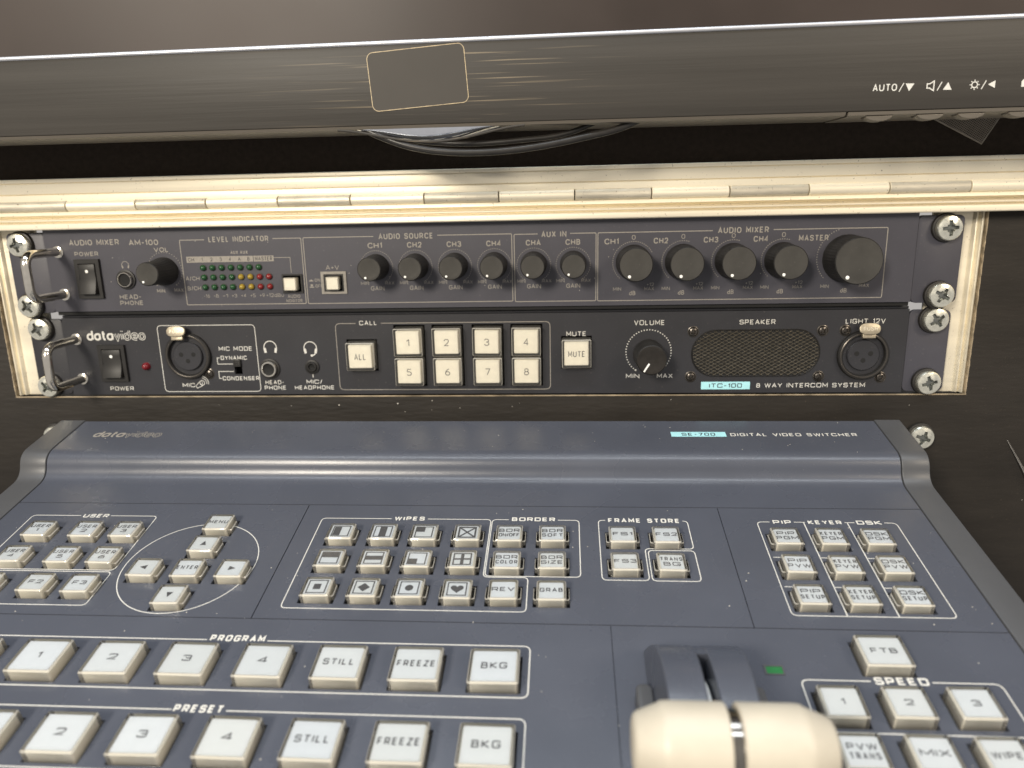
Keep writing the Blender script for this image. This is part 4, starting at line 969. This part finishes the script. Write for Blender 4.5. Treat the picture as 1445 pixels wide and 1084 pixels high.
for a in range(0,360,45): g.ribbon([(213.2+1.4*math.cos(R(a)), 8.7+1.4*math.sin(R(a))),(213.2+1.9*math.cos(R(a)), 8.7+1.9*math.sin(R(a)))], .35, .085)
g.ribbon([(215.9,7.0),(217.5,10.2)], .35, .08); g.flat([(218.3,8.7),(221.0,7.3),(221.0,10.1)], .08)
g.flat([(231.0,7.4),(233.5,7.4),(233.5,10.2),(231.6,10.2),(231.0,9.5)], .08)
obj('button_symbols', g.mesh('button_symbols','inkwhite'), mo)
# cables under the monitor
def cable(name, P, r, label, cat, m='cable', grp=None):
    # smooth polyline through points (Catmull-Rom)
    Q = []; V = [Vector(p) for p in P]; V = [V[0]*2-V[1]]+V+[V[-1]*2-V[-2]]
    for i in range(1, len(V)-2):
        for k in range(10):
            t = k/10; Q.append(.5*((2*V[i])+(V[i+1]-V[i-1])*t+(2*V[i-1]-5*V[i]+4*V[i+1]-V[i+2])*t*t+(3*V[i]-V[i-1]-3*V[i+1]+V[i+2])*t**3))
    Q.append(V[-2]); c = Q[0].copy()
    g = G().tube([q-c for q in Q], r, 16); o = obj(name, g.mesh(name, m, smooth=True, ang=60), None, c)
    o['label'] = label; o['category'] = cat
    if grp: o['group'] = grp
    return o
cable('monitor_cable', [(-60,-46,54),(-34,-47,41),(-14,-48,33.6),(8,-48,30.9),(32,-47,31.8),(58,-46,35.8),(80,-45,41.5),(104,-44,56)], 1.5, 'lower of the two black cables sagging under the middle of the monitor', 'cable', grp='cables sagging under the monitor')
cable('monitor_cable', [(-52,-40,52),(-20,-42,38.5),(4,-43,35.0),(30,-43,35.6),(56,-42,39.2),(88,-41,54)], 1.15, 'upper thinner black cable looped close under the monitor middle', 'cable', grp='cables sagging under the monitor')
cable('side_cable', [(262,-22,-106),(268,-30,-121),(273,-38,-137),(277,-46,-156),(279,-52,-185),(279,-54,-230)], [.4+.9*min(1,k/12) for k in range(51)], 'thin shiny black cable running down the board right of the switcher', 'cable')
# corner of mesh netting hanging behind the monitor at the right
t = bpy.data.objects.new('mesh_netting', None)
g = G(); A, B, C = Vector((196,46)), Vector((262,52)), Vector((240,27.5))
A, B, C = Vector((206,50)), Vector((255,54)), Vector((242,31.5))
def intri(p):
    s = lambda a,b,c: (a.x-c.x)*(b.y-c.y)-(b.x-c.x)*(a.y-c.y)
    d = (s(p,A,B), s(p,B,C), s(p,C,A)); return all(q <= 0 for q in d) or all(q >= 0 for q in d)
for ang in (-30, 58):
    d = Vector((math.cos(R(ang)), math.sin(R(ang)))); n_ = Vector((-d.y,d.x))
    for k in range(-60,61):
        o_ = Vector((235,42))+n_*(k*.8); ts = [q*.5 for q in range(-120,121) if intri(o_+d*(q*.5))]
        if len(ts) > 2: a = o_+d*ts[0]; b = o_+d*ts[-1]; g.tube([(a.x,-5,a.y),(b.x,-5,b.y)], .16, 4)
g.tube([(A.x,-5,A.y),(C.x,-5,C.y),(B.x,-5,B.y)], .4, 8)
c = Vector((235,-5,42)); g.v = [(x-c.x,y-c.y,z-c.z) for x,y,z in g.v]
bpy.data.objects.remove(t)
o = obj('mesh_netting', g.mesh('mesh_netting','mesh'), None, c); o['label'] = 'pointed corner of dark mesh netting hanging behind the monitor at the right'; o['category'] = 'netting'
